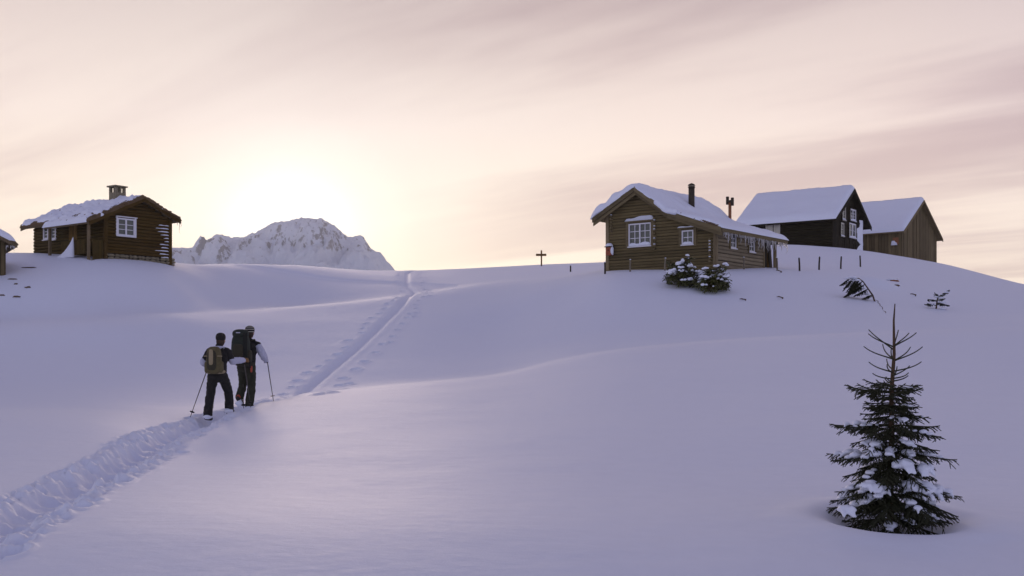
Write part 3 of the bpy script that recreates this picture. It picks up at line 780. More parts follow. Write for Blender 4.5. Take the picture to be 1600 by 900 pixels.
    # nesting box on the corner
    bx, bz0, bz1 = f.fx(952.5, -0.2), f.fz(399.5, -0.05, -0.2), f.fz(387, -0.05, -0.2)
    b = empty('nesting_box', tuple(f.w(bx, -0.2))+(f.z0+bz0,), f.th)
    tag(b, 'small red-brown wooden nesting box capped with snow on the cabin corner', 'nesting box')
    hh = bz1-bz0
    MB().box((-0.13, -0.12, 0), (0.13, 0.12, hh)).build('box_body', M['red'], b)
    MB().box((-0.17, -0.18, hh+0.002), (0.17, 0.13, hh+0.035)).build('box_roof', M['iron'], b)
    MB().lump((0, -0.02, hh+0.05), (0.18, 0.17, 0.15), rnd, 2, 0.1, 0.15).build('snow_cap', M['snow_cap'], b, True)
    MB().lump((0.17, -0.05, hh*0.55), (0.07, 0.09, 0.2), rnd, 2, 0.12).build('snow_tuft', M['snow_cap'], b, True)
    MB().tube([(0, -0.123, hh*0.62), (0, -0.118, hh*0.62)], 0.035, 10).build('entrance_hole', M['inside'], b)
    return f
main_cabin()

# ------------------------------------------------------------------ turf-roofed hut on the left
def left_hut():
    rnd = random.Random(23)
    f = Frame(137.5, 55.5, 395.5, R(52))
    t = empty('turf_roofed_hut', (f.o.x, f.o.y, f.z0), f.th)
    tag(t, 'dark brown log hut with snowy turf roof, open porch and square chimney', 'hut')
    x1 = f.fx(164); x2 = f.fx(265.5)
    xp = f.fx(219); zp = f.fz(311, xp)
    xr = f.fx(276); zr = f.fz(345.5, xr)
    xl = f.fx(133); zl = f.fz(347, xl)
    prof = [(xl, zl), (xp, zp), (xr, zr)]
    L = f.fy(54.5, x1); yp = f.fy(69, xl)
    xm = x1-0.55; zm = interp(prof, xm)
    zb = -0.9
    und = lambda x: interp(prof, x)-0.12
    front = lambda s, n, z: (s, -n, z); side = lambda s, n, z: (x1-n, s, z)
    core(t, [(x1, zb), (x2, zb), (x2, und(x2)), (xp, zp-0.14), (x1, und(x1))], 0.0, L, M['inside'])
    wn = (f.fx(182), f.fx(209.5), f.fz(369, f.fx(196)), f.fz(341.5, f.fx(196)))
    def ext(z):
        xs = np.linspace(x1, x2, 200); ok = [x for x in xs if und(x) > z]
        return (min(ok), max(ok)) if ok else (0, 0)
    boards_h(t, 'log', front, f.fz(400, (x1+x2)/2)+0.02, zp, 0.165, ext, [wn], M['log_left'], rnd, 0.085)
    ws = []
    for a, b in ((77.5, 69.5), (89.5, 81)):
        y0, y1 = f.fy(a, x1), f.fy(b, x1); y0, y1 = min(y0, y1), max(y0, y1)
        ws.append((y0, y1, f.fz(374, x1, y0), f.fz(354, x1, y0)))
    dy0, dy1 = sorted((f.fy(122.5, x1), f.fy(109.5, x1))); dz1 = f.fz(349, x1, dy0)
    boards_h(t, 'log', side, zb, und(x1), 0.165, lambda z: (0.0, L), ws+[(dy0, dy1, zb, dz1)], M['log_left_side'], rnd, 0.085)
    window(t, front, *wn, 2, 1, 3, M['white'], casing=M['white'], cas_w=0.07, rnd=rnd, snow_sill=0.04, bar=0.075)
    for w_ in ws: window(t, side, *w_, 1, 1, 3, M['white'], rnd=rnd, bar=0.09)
    d = MB().box((x1-0.05, dy0+0.01, zb), (x1-0.02, dy1-0.01, dz1)).build('door', M['door_left'], t)
    for i in range(5):
        a = dy0+(dy1-dy0)*i/5
        MB().box((x1-0.075, a+0.01, zb), (x1-0.052, a+(dy1-dy0)/5-0.006, dz1-0.02)).build('door_board', M['door_left'], d)
    MB().tube([(x1-0.09, dy0+0.12, 0.9), (x1-0.16, dy0+0.12, 0.9)], 0.02, 8).build('handle', M['iron'], d)
    # corner posts, snow lines drifted into the log joints at the far right of the gable
    MB().box((x2-0.12, -0.105, zb), (x2+0.06, 0.02, und(x2))).build('corner_post', M['log_left'], t)
    MB().box((x1-0.10, -0.11, zb), (x1+0.09, 0.02, und(x1))).build('corner_post', M['log_left'], t)
    z = f.fz(404, x2)+0.02; k = 0
    base = f.fz(400, (x1+x2)/2)+0.02
    for k in range(11):
        z = base+0.165*k
        if z > und(x2)-0.1: break
        s0 = x2-0.14-rnd.uniform(0.45, 0.85)*(0.75+0.25*math.sin(k*0.9)); s1 = x2-0.13
        snow_strip(t, front, s0, s1, z-0.012, 0.045, 0.105, 0.055, rnd)
    # fieldstone footing
    x = x1-0.05; zf = f.fz(400, (x1+x2)/2)
    while x < x2+0.05:
        w_ = rnd.uniform(0.18, 0.42); zt = zf+0.01; 
        for lay in range(3):
            h = rnd.uniform(0.13, 0.18)
            MB().lump((x+w_/2+rnd.uniform(-0.03, 0.03), 0.02, zt-h*0.5), (w_*0.54, 0.15, h*0.56), rnd, 2, 0.14).build('stone', M['stone'], t, True)
            zt -= h
        x += w_
    # roof: boards, turf, snow
    YF = -0.32; LRr = L+0.4
    roof_slab(t, [(xm, zm), (xp, zp), (xr, zr)], YF, LRr, 0.10, M['post_left'])
    roof_slab(t, [(xl, zl-0.003), (xm, zm-0.003)], YF, yp, 0.09, M['post_left'], 'porch_roof')
    rake_boards(t, [(xl, zl), (xp, zp), (xr, zr)], YF-0.004, 0.17, 0.05, M['log_left'])
    rake_boards(t, [(xm, zm), (xp, zp), (xr, zr)], LRr+0.054, 0.17, 0.05, M['log_left'])
    main_p = [(xm, zm), (xp, zp), (xr, zr)]; por_p = [(xl, zl), (xm+0.03, zm+0.018)]
    roof_layer(t, main_p, YF-0.05, LRr+0.06, 0.19, M['turf'], 'turf', na=110, nb=90, over=(0.06, 0.08), edge=0.12, edge_y=0.12, seed=8, amp=0.35, nz=(1, 0.3), fine=0.05, wav=0.10)
    roof_layer(t, por_p, YF-0.05, yp+0.04, 0.17, M['turf'], 'turf', na=40, nb=70, over=(0.08, 0.02), edge=0.10, edge_y=0.10, seed=9, amp=0.35, nz=(1, 0.3), fine=0.05, wav=0.10)
    def th_main(x, y):
        a = np.clip((x-xp)/(xr-xp), 0, 1)
        rim = np.clip((y-YF)/0.30, 0, 1)*np.where(x > xp, 0.9, 1.0)
        return (0.15+0.07*rim) + 0.045*(x < xp)
    roof_layer(t, main_p, YF+0.06, LRr+0.02, th_main, M['snow_cap'], 'roof_snow', na=110, nb=90, over=(0.05, 0.05), edge=0.20, edge_y=0.28, seed=14, amp=0.55, nz=(1, 0.42), fine=0.06, wav=0.25)
    roof_layer(t, por_p, YF+0.02, yp+0.06, lambda x, y: 0.19+0.07*np.clip((y-YF)/0.6, 0, 1), M['snow_cap'], 'roof_snow', na=50, nb=70, over=(0.10, 0.0), edge=0.16, edge_y=0.2, seed=15, amp=0.35, nz=(1, 0.5), fine=0.02, wav=0.1)
    # stones and sods along the rake
    for i in range(44):
        q = rnd.random(); x = xl+(xr-xl)*q
        MB().lump((x, YF+rnd.uniform(-0.06, 0.10), interp(prof, x)+rnd.uniform(0.06, 0.15)), (rnd.uniform(0.05, 0.13), 0.07, rnd.uniform(0.03, 0.06)), rnd, 1, 0.3).build('sod', M['turf'], t)
    for i in range(20):
        y = YF+(LRr-YF)*rnd.random(); x = xm+rnd.uniform(0, 0.25) if y > yp else xl+rnd.uniform(0, 0.3)
        MB().lump((x, y, interp(prof, x)+rnd.uniform(0.08, 0.2)), (0.06, rnd.uniform(0.06, 0.14), rnd.uniform(0.03, 0.05)), rnd, 1, 0.3).build('sod', M['turf'], t)
    # porch: posts, rail with balusters, deck
    def post(px, xx, top): 
        y = f.fy(px, xx); return MB().box((xx-0.06, y-0.06, zb), (xx+0.06, y+0.06, top)).build('porch_post', M['post_left'], t)
    xo = xl+0.28
    post(138.5, xo, interp(prof, xo)-0.1); post(78, xo, interp(prof, xo)-0.1)
    ya, yb = f.fy(136, xo)+0.05, f.fy(97, xo)
    zr0, zr1 = f.fz(393, xo, ya)-0.1, f.fz(375.5, xo, (ya+yb)/2)
    MB().box((xo-0.035, ya, zr1-0.05), (xo+0.035, yb, zr1)).build('rail', M['log_left_side'], t)
    MB().box((xo-0.03, ya, zr0+0.08), (xo+0.03, yb, zr0+0.14)).build('rail', M['log_left_side'], t)
    n = 17
    for i in range(n):
        y = ya+(yb-ya)*(i+0.5)/n
        MB().box((xo-0.055, y-0.05, zr0), (xo-0.037, y+0.05, zr1-0.02+rnd.uniform(-0.02, 0.02))).build('baluster', M['log_left_side'], t)
    # short rail across the gable end of the porch
    for i in range(6):
        x = xo+0.1+(x1-0.15-xo-0.1)*i/6
        MB().box((x, -0.04, zb), (x+0.11, -0.015, zr1-0.08)).build('baluster', M['log_left_side'], t)
    MB().box((xo, -0.012, zr1-0.1), (x1-0.12, 0.03, zr1-0.04)).build('rail', M['log_left_side'], t)
    MB().box((xl+0.2, -0.2, zb), (x1-0.002, yb+1.5, -0.32)).build('porch_floor', M['post_left'], t)
    # snow blown up the porch end like a ramp
    yq0, yq1 = f.fy(112, xo-0.2), f.fy(76, xo-0.2)
    m = MB(); n = 24; vs = []; 
    for i in range(n+1):
        k = i/n; y = yq0+(yq1-yq0)*k; h = (f.fz(370, xo, yq0)+0.15)*(1-k)**2.6
        for j in range(7):
            e = j/6; w_ = 0.07+0.40*k
            vs.append((xo-0.12-w_+2*w_*e, y, -0.15+h*(1-(2*e-1)**2)**0.7+0.02*rnd.random()))
    m.add(vs, [(i*7+j, i*7+j+1, (i+1)*7+j+1, (i+1)*7+j) for i in range(n) for j in range(6)]+[tuple(range(7))])
    m.build('snow_drift', M['snow_cap'], t, True)
    # chimney with a slab cap on three stubs
    xc = xp-0.05; yc = f.fy(183.5, xc); zc0 = interp(prof, xc)-0.2; zc1 = f.fz(291, xc, yc); s = 0.30
    c = MB().box((xc-s, yc-s, zc0), (xc+s, yc+s, zc1-0.36)).build('chimney', M['stone'], t)
    for dx in (-1, 1):
        for dy in (-1, 1):
            MB().box((xc+dx*s*0.78-0.065, yc+dy*s*0.78-0.065, zc1-0.358), (xc+dx*s*0.78+0.065, yc+dy*s*0.78+0.065, zc1-0.075)).build('cap_pier', M['stone'], c)
    MB().box((xc-0.05, yc-s, zc1-0.358), (xc+0.05, yc+s, zc1-0.075)).build('cap_pier', M['stone'], c)
    MB().box((xc-s-0.08, yc-s-0.08, zc1-0.073), (xc+s+0.08, yc+s+0.08, zc1), jit=0.012, rnd=rnd).build('cap_slab', M['stone'], c)
    for yy, ll in ((0.0, 0.3), (0.12, 0.62), (0.3, 0.2), (0.9, 0.4)): icicle(t, xr+0.04, YF+yy, zr-0.06, ll, 0.02, rnd)
left_hut()

# ------------------------------------------------------------------ corner of a store at the frame's left edge
def store():
    rnd = random.Random(31)
    Y = unproject(4, 430)[1]; f = Frame(7, Y, 430, R(31), 2.6)
    t = empty('plank_store', (f.o.x, f.o.y, f.z0), f.th)
    tag(t, 'small grey plank store under a thick snow cap at the left edge', 'store')
    W = 2.6; L = 3.0
    xr = f.fx(24.5); zr = f.fz(384, xr)
    prof = [(-0.55, zr+0.02), (W/2, zr+0.85), (xr, zr)]
    core(t, [(0, -0.8), (W, -0.8), (W, interp(prof, W)-0.12), (W/2, zr+0.7), (0, interp(prof, 0)-0.12)], 0, L, M['inside'])
    planks_v(t, 'plank', lambda s, n, z: (s, -n, z), 0, W, 0.2, -0.8, lambda s: interp(prof, s)-0.1, [], M['barn'], rnd)
    planks_v(t, 'plank', lambda s, n, z: (W+n, s, z), 0, L, 0.2, -0.8, lambda s: interp(prof, W)-0.1, [], M['barn'], rnd)
    roof_slab(t, prof, -0.5, L+0.4, 0.1, M['post_left'])
    rake_boards(t, prof, -0.504, 0.14, 0.05, M['post_left'])
    roof_layer(t, prof, -0.55, L+0.4, 0.10, M['turf'], 'turf', edge=0.1, edge_y=0.1, seed=3, amp=0.4, nz=(1, 0.3), fine=0.05, wav=0.1)
    roof_layer(t, prof, -0.53, L+0.4, 0.42, M['snow_cap'], 'roof_snow', edge=0.45, edge_y=0.4, seed=5, amp=0.15, over=(0, 0))
    for i in range(8): icicle(t, xr-rnd.uniform(0.0, 0.6), -0.52, zr-0.05, rnd.uniform(0.08, 0.25), 0.025, rnd)
store()

# ------------------------------------------------------------------ dark house and plank barn on the knoll
def dark_house():
    rnd = random.Random(41)
    f = Frame(1300, 79.0, 389, R(54))
    t = empty('dark_timber_house', (f.o.x, f.o.y, f.z0), f.th)
    tag(t, 'dark timber house with white gable windows and a smooth snow roof', 'house')
    W = f.fx(1345.5); xp = f.fx(1326.5); xp = W/2*0.4+xp*0.6
    zp = f.fz(296, xp); xl = f.fx(1296); zl = f.fz(342, xl); xr = f.fx(1351.5); zr = f.fz(356, xr)
    prof = [(xl, zl), (xp, zp), (xr, zr)]
    L = f.fy(1160, 0.0); zb = -1.5
    und = lambda x: interp(prof, x)-0.14
    core(t, [(0, zb), (W, zb), (W, und(W)), (xp, zp-0.2), (0, und(0))], 0, L, M['inside'])
    front = lambda s, n, z: (s, -n, z); side = lambda s, n, z: (-n, s, z)
    wl = []
    for a, b, t0, b0 in ((1314.5, 1320, 323, 344), (1327, 1336, 327, 345), (1312, 1317.5, 348, 369), (1325, 1336, 349, 371.5)):
        xa, xb = f.fx(a), f.fx(b); xm = (xa+xb)/2; wl.append((xa, xb, f.fz(b0, xm), f.fz(t0, xm)))
    planks_v(t, 'plank', front, 0, W, 0.26, zb, und, wl, M['dark_v'], rnd)
    sw = []
    for a, b in ((1208, 1197), (1219.5, 1209.5)):
        y0, y1 = sorted((f.fy(a, 0), f.fy(b, 0))); sw.append((y0, y1, f.fz(372, 0, y0), f.fz(349.5, 0, y0)))
    boards_h(t, 'side_board', side, zb, und(0), 0.2, lambda z: (0, L), sw, M['dark_h'], rnd, 0.06, 'round')
    for i, w_ in enumerate(wl): window(t, front, *w_, 2 if i in (1, 3) else 1, 1, 3 if i < 2 else 2, M['white'] if i in (1, 3) else M['cream'], casing=M['dark_v'], cas_w=0.1, rnd=rnd, snow_sill=0.14 if i != 2 else 0.1, bar=0.10)
    for w_ in sw: window(t, side, *w_, 1, 1, 2, M['cream'], rnd=rnd, bar=0.1, mat_glass=M['cream'])
    MB().box((-0.09, -0.09, zb), (0.09, 0.0, und(0))).build('corner_board', M['dark_v'], t)
    # wind-packed snow plastered on the far edge of the gable
    x0 = f.fx(1340.5); n = 16; vs = []; 
    for i in range(n+1):
        z = zb+(und(W)-zb)*i/n
        for j in range(6):
            e = j/5; vs.append((x0+(0.35*math.sin(i*0.9)+0.3*math.sin(i*2.3)-0.04*(n-i))*(1-e)+(W+0.03-x0)*e, -0.06-0.12*math.sin(e*2.6), z))
    MB().add(vs, [(i*6+j, i*6+j+1, (i+1)*6+j+1, (i+1)*6+j) for i in range(n) for j in range(5)]).build('plastered_snow', M['snow_cap'], t, True)
    YF = -0.45
    roof_slab(t, prof, YF, L+0.5, 0.14, M['dark_v'])
    rake_boards(t, prof, YF-0.004, 0.24, 0.06, M['dark_v'])
    roof_layer(t, prof, YF-0.02, L+0.45, 0.34, M['snow_cap'], 'roof_snow', na=60, nb=60, over=(0.05, 0.05), edge=0.5, edge_y=0.35, seed=21, amp=0.26, nz=(1, 1.3), fine=0.012)
dark_house()
def barn():
    rnd = random.Random(51)
    f = Frame(1408, 86.0, 401, R(48))
    t = empty('plank_barn', (f.o.x, f.o.y, f.z0), f.th)
    tag(t, 'grey upright-plank barn with a plain gable and snow roof, farthest right', 'barn')
    W = f.fx(1462.5); xp = f.fx(1436.5)
    zp = f.fz(313.5, xp); xl = f.fx(1405); zl = f.fz(361, xl); xr = f.fx(1466); zr = f.fz(374.5, xr)
    prof = [(xl, zl), (xp, zp), (xr, zr)]
    L = 8.5; zb = -2.2
    und = lambda x: interp(prof, x)-0.13
    core(t, [(0, zb), (W, zb), (W, und(W)), (xp, zp-0.18), (0, und(0))], 0, L, M['inside'])
    front = lambda s, n, z: (s, -n, z); side = lambda s, n, z: (-n, s, z)
    planks_v(t, 'plank', front, 0, W, 0.27, zb, und, [], M['barn'], rnd, 0.07)
    planks_v(t, 'plank', side, 0, L, 0.24, zb, lambda s: und(0), [], M['barn'], rnd, 0.06)
    y0, y1 = sorted((f.fy(1396, 0), f.fy(1405, 0)))
    MB().box((-0.12, y0, f.fz(382, 0, y0)), (-0.10, y1, f.fz(371, 0, y0))).build('patch_panel', M['rust'], t)
    snow_strip(t, side, y0+0.1, y1+0.1, f.fz(382, 0, y0)-0.04, 0.07, 0.24, 0.36, rnd)
    YF = -0.35
    roof_slab(t, prof, YF, L, 0.12, M['barn'])
    rake_boards(t, prof, YF-0.004, 0.2, 0.05, M['barn'])
    roof_layer(t, prof, YF-0.02, L, 0.30, M['snow_cap'], 'roof_snow', na=60, nb=50, over=(0.05, 0.05), edge=0.5, edge_y=0.35, seed=27, amp=0.26, nz=(1, 1.5), fine=0.012)
barn()

# ------------------------------------------------------------------ stakes and signpost
def stakes():
    rnd = random.Random(61)
    spots = [(891.5, 414, 424.5, 'dark stake alone in the snow between signpost and log cabin', 'd'),
             (945.5, 408.5, 427.5, "dark stake at the log cabin's left corner below the nesting box", 'd'),
             (984.5, 404.5, 424, "pale stake before the log cabin under its large window", 'p'),
             (1038.5, 402, 422, 'pale stake before the log cabin just left of the leafy bush', 'p'),
             (1101.5, 404.5, 420, 'pale stake half hidden behind the leafy bush', 'p'),
             (1162.5, 402, 421.5, "pale stake before the cabin's side wall between its two small windows", 'p'),
             (1214.5, 403, 422.5, 'stake beside the porch end under the icicles', 'p'),
             (1249.5, 403, 424.5, 'thick dark stake on the slope, first to the right of the porch', 'd'),
             (1279.5, 401, 422.5, 'dark stake on the slope, second to the right of the porch', 'd'),
             (1313.5, 400.5, 421, 'dark stake on the slope, third to the right of the porch', 'd'),
             (1344.5, 399.5, 418, 'dark leaning stake on the slope, farthest right of the row', 'd')]
    for px, pt, pb, lab, k in spots:
        x, y = unproject(px, pb)
        z = ground(x, y); h = (pb-pt)/FPX*y
        o = empty('fence_stake', (x, y, z))
        tag(o, lab, 'stake', 'stakes of the snowed-in fence')
        r = 0.040 if k == 'd' else 0.038
        lean = rnd.uniform(-0.04, 0.04)
        MB().tube([(0, 0, -0.3), (lean*0.4, 0, h*0.5), (lean, 0, h-0.03)], [r*1.05, r, r*0.95], 8).build('stake', M['stake'] if k == 'd' else M['stake_pale'], o)
        MB().lump((lean, 0, h-0.02), (r*1.15, r*1.15, r*0.8), rnd, 1, 0.1, 0.5).build('snow_tip', M['snow_cap'], o, True)
    x, y = unproject(846, 415.6); z = ground(x, y); k = y/FPX
    o = empty('signpost', (x, y, z)); tag(o, 'brown wooden signpost with one crossboard on the skyline', 'signpost')
    MB().tube([(0, 0, -0.4), (0, 0, 24.5*k)], 0.055, 8).build('post', M['sign'], o)
    MB().box((-8.6*k, -0.10, 15.6*k), (7.6*k, -0.06, 19.0*k)).build('crossboard', M['sign'], o)
stakes()
# ------------------------------------------------------------------ plants
M['needle'] = plain('spruce_needles', (0.034, 0.036, 0.015), 0.7, var=0.5, scale=30, bmp=0)
M['bark'] = plain('spruce_bark', (0.085, 0.052, 0.030), 0.9, var=0.4, scale=30)
M['leaf'] = plain('evergreen_leaf', (0.10, 0.105, 0.032), 0.45, var=0.6, scale=9, bmp=0, spec=0.4)
M['stem'] = plain('shrub_stem', (0.09, 0.055, 0.03), 0.9)
def needles_on(m, pts, rnd, step, ln, wd, spread=1.0, tip=True):
    """short stiff needles all round a twig, one slim triangle each"""
    for a, b in zip(pts[:-1], pts[1:]):
        a = Vector(a); b = Vector(b); d = b-a; L = d.length
        if L < 1e-5: continue
        d.normalize()
        s = d.orthogonal().normalized(); q = d.cross(s)
        n = max(1, int(L/step))
        for i in range(n):
            p = a+(b-a)*((i+rnd.random())/n); an = rnd.uniform(0, 6.283)
            o = s*math.cos(an)+q*math.sin(an)
            if o.z < -0.4 and rnd.random() < 0.4: o = -o
            e = p+(d*rnd.uniform(0.55, 0.95)+o*spread*rnd.uniform(0.6, 1.0)).normalized()*ln*rnd.uniform(0.75, 1.2)
            sd = d.cross(o).normalized()*wd
            k = len(m.v); m.v += [tuple(p-sd), tuple(p+sd), tuple(e)]; m.f.append((k, k+1, k+2))
def spruce_branch(m, root, az, L, rise, droop, rnd, dens=1.0, thick=0.006, scale=1.0):
    """axis with side twigs in a flat, drooping spray; returns the axis points"""
    n = 10; axis = []
    ca, sa = math.cos(az), math.sin(az); wob = rnd.uniform(-0.25, 0.25)
    for i in range(n+1):
        t = i/n; r = L*t; a = az+wob*t*t*0.6
        axis.append(Vector(root)+Vector((math.cos(a)*r, math.sin(a)*r, L*(rise*t-droop*t*t+0.16*t**4))))
    m.tube(axis, [thick*(1.2-0.5*i/n) for i in range(n+1)], 5)
    needles_on(m, axis[3 if dens > 0.5 else 6:], rnd, 0.0028/scale/max(dens, 0.35), 0.014*scale, 0.0014*scale)
    if dens < 0.15: return axis
    k = int(L/0.019*dens/scale**0.6)
    for i in range(k):
        t = 0.16+0.80*(i+rnd.random()*0.6)/k; j = min(int(t*n), n-1); p = axis[j].lerp(axis[j+1], t*n-j)
        d = (axis[j+1]-axis[j]).normalized(); sd = Vector((-sa, ca, 0))*(1 if i % 2 else -1)
        tl = (0.06+0.46*L*(1-t)**0.8*(0.4+0.6*min(1, t*3.2)))*rnd.uniform(0.65, 1.15)*0.70
        dirv = (d*0.75+sd*rnd.uniform(0.55, 0.95)+Vector((0, 0, rnd.uniform(-0.50, 0.12)))).normalized()
        q = [p]
        for s in range(1, 5): q.append(p+dirv*tl*s/4+Vector((0, 0, -0.16*tl*(s/4)**2)))
        m.tube(q, [thick*0.75*(1-0.08*s) for s in range(5)], 4)
        needles_on(m, q, rnd, 0.0032/scale, 0.013*scale, 0.0014*scale)
        if tl > 0.075*scale:
            for s in range(int(tl/0.032/scale)):
                tt = 0.25+0.65*rnd.random(); b = q[0].lerp(q[4], tt); l2 = tl*rnd.uniform(0.25, 0.45)
                dv = (dirv*0.8+sd.cross(Vector((0, 0, 1)))*rnd.uniform(-0.8, 0.8)+Vector((0, 0, rnd.uniform(-0.5, 0.1)))).normalized()
                qq = [b, b+dv*l2*0.5, b+dv*l2+Vector((0, 0, -0.1*l2))]
                m.tube(qq, [thick*0.65, thick*0.6, thick*0.5], 4)
                needles_on(m, qq, rnd, 0.0034/scale, 0.012*scale, 0.0014*scale)
    return axis
def snow_on_branch(parent, axis, t0, t1, r, rnd):
    m = MB(); n = len(axis)-1; k = max(3, int((t1-t0)*8))
    for i in range(k):
        t = t0+(t1-t0)*(i+0.5)/k; j = min(int(t*n), n-1); p = axis[j].lerp(axis[j+1], t*n-j)
        e = 1-0.5*abs(2*(i+0.5)/k-1)
        rr = r*e*rnd.uniform(0.75, 1.2)
        m.lump((p.x+rnd.uniform(-0.3, 0.3)*r, p.y+rnd.uniform(-0.3, 0.3)*r, p.z+rr*0.42), (rr*1.15, rr*1.15, rr*0.78), rnd, 2, 0.12, 0.45)
        if rnd.random() < 0.6:
            a = rnd.uniform(0, 6.28); m.tube([p+Vector((0, 0, rr*0.3)), p+Vector((math.cos(a)*rr*1.1, math.sin(a)*rr*1.1, 0)), p+Vector((math.cos(a)*rr*1.7, math.sin(a)*rr*1.7, -rr*0.7))], [rr*0.5, rr*0.42, rr*0.18], 8)
    o = m.build('snow_clump', M['snow_cap'], parent, True)
    return apply_mods(mod_remesh(o, max(0.008, r*0.16), 3))
def little_spruce():
    rnd = random.Random(77)
    x, y = TREE_XY; z0 = ground(x, y)-0.02
    k = FPX/y
    t = empty('spruce_tree', (x, y, z0)); tag(t, 'young spruce sapling laden with snow standing alone in the foreground', 'tree')
    H = (HOR-471)/FPX*y-z0; s = H/1.82
    lean = lambda z: 0.035*(z/H)**2*1.2
    tp = [(lean(H*i/14)+0.006*math.sin(i*1.3), 0.004*math.sin(i*2.1), H*i/14-0.02) for i in range(15)]
    MB().tube([(0, 0, -0.4)]+tp, [0.030*s]+[0.028*s*(1-i/14)**0.75+0.0045 for i in range(15)], 8).build('trunk', M['bark'], t, True)
    ld = MB(); needles_on(ld, tp[10:], rnd, 0.0022, 0.011, 0.0008, 0.7)
    ld.build('leader', M['needle'], t)
    # (height, branches, length, rise, droop, density, needle, snow chance, snow radius)
    tiers = [(1.46, 5, 0.25, 0.55, 0.12, 0.12, 0, 0), (1.36, 5, 0.26, 0.38, 0.06, 0.14, 0, 0), (1.27, 6, 0.21, 0.24, 0.02, 0.14, 0, 0), (1.20, 5, 0.15, 0.16, 0.0, 0.14, 0, 0),
             (1.15, 7, 0.22, 0.14, 0.08, 0.8, 0, 0), (1.12, 9, 0.30, 0.10, 0.10, 0.85, 0.1, 0.022), (1.03, 10, 0.28, 0.02, 0.16, 0.9, 0.15, 0.024), (0.94, 10, 0.27, -0.02, 0.2, 0.9, 0.2, 0.03),
             (1.08, 9, 0.20, 0.0, 0.2, 1.0, 0, 0), (0.99, 10, 0.22, 0.0, 0.25, 1.0, 0, 0), (0.85, 9, 0.42, 0.12, 0.30, 1.0, 0.55, 0.040), (0.81, 8, 0.27, 0.05, 0.35, 1.1, 0, 0), (0.76, 8, 0.38, 0.02, 0.40, 1.0, 0.3, 0.04),
             (0.70, 8, 0.30, 0.0, 0.4, 1.1, 0, 0), (0.65, 9, 0.50, 0.12, 0.34, 1.0, 0.55, 0.050), (0.60, 9, 0.33, 0.0, 0.45, 1.1, 0, 0), (0.56, 9, 0.46, 0.0, 0.44, 1.0, 0.5, 0.055),
             (0.48, 9, 0.36, 0.0, 0.5, 1.1, 0, 0), (0.42, 10, 0.56, 0.08, 0.42, 1.0, 0.75, 0.058), (0.34, 10, 0.54, -0.02, 0.42, 1.0, 0.6, 0.055), (0.28, 9, 0.36, 0.0, 0.4, 1.1, 0, 0), (0.24, 10, 0.60, 0.04, 0.36, 1.0, 0.5, 0.05), (0.15, 10, 0.50, -0.02, 0.25, 1.0, 0.4, 0.05)]
    for ti, (zz, n, L, rise, droop, dens, sc, sr) in enumerate(tiers):
        a0 = rnd.uniform(0, 6.28)
        for i in range(n):
            az = a0+6.283*(i+rnd.uniform(-0.25, 0.25))/n
            zr = (zz+rnd.uniform(-0.025, 0.025))*s
            ln = L*s*rnd.uniform(0.72, 1.04)*(1.0 if ti < 11 else 0.92)
            if math.cos(az) < -0.6 and ti in (5, 10, 14): ln *= 1.18
            m = MB(); ax = spruce_branch(m, (lean(zr), 0, zr), az, ln, rise*rnd.uniform(0.8, 1.2), droop*rnd.uniform(0.8, 1.25), rnd, dens, 0.0056 if dens > 0.5 else 0.0058)
            b = m.build('branch', M['needle'], t)
            front = math.sin(az) < 0.35
            if rnd.random() < sc*(1.25 if front else 0.6): snow_on_branch(b, ax, 0.30+rnd.uniform(-0.1, 0.1), rnd.uniform(0.72, 0.95), sr*s*rnd.uniform(0.7, 1.05), rnd)
    # big pillows on the front of the tree
    for cx, cz, rx, rz in ((0.01, 0.585, 0.085, 0.055), (0.19, 0.555, 0.085, 0.048), (-0.22, 0.43, 0.09, 0.045), (-0.40, 0.245, 0.075, 0.045), (0.22, 0.375, 0.09, 0.05)):
        m = MB()
        for i in range(9): m.lump((cx*s+rnd.uniform(-0.75, 0.75)*rx, -0.27+abs(cx)*0.12+rnd.uniform(-0.05, 0.05), cz*s+rnd.uniform(-0.25, 0.2)*rz), (rx*0.5, rx*0.5, rz*0.72), rnd, 2, 0.2, 0.7)
        for i in range(5):
            xx = cx*s+rnd.uniform(-0.8, 0.8)*rx; yy = -0.29+abs(cx)*0.12; m.tube([(xx, yy, cz*s), (xx+rnd.uniform(-0.01, 0.01), yy-0.05, cz*s-rz*0.6), (xx+rnd.uniform(-0.02, 0.02), yy-0.08, cz*s-rz*1.25)], [0.024, 0.019, 0.008], 8)
        apply_mods(mod_remesh(m.build('snow_clump', M['snow_cap'], t, True), 0.009, 3))
    m = MB()
    for i in range(9): m.lump((rnd.uniform(-0.28, 0.24), -0.16+rnd.uniform(-0.15, 0.1), rnd.uniform(-0.05, 0.03)), (rnd.uniform(0.06, 0.12), 0.10, rnd.uniform(0.05, 0.08)), rnd, 2, 0.12)
    apply_mods(mod_remesh(m.build('snow_clump', M['snow_cap'], t, True), 0.012, 3))
little_spruce()

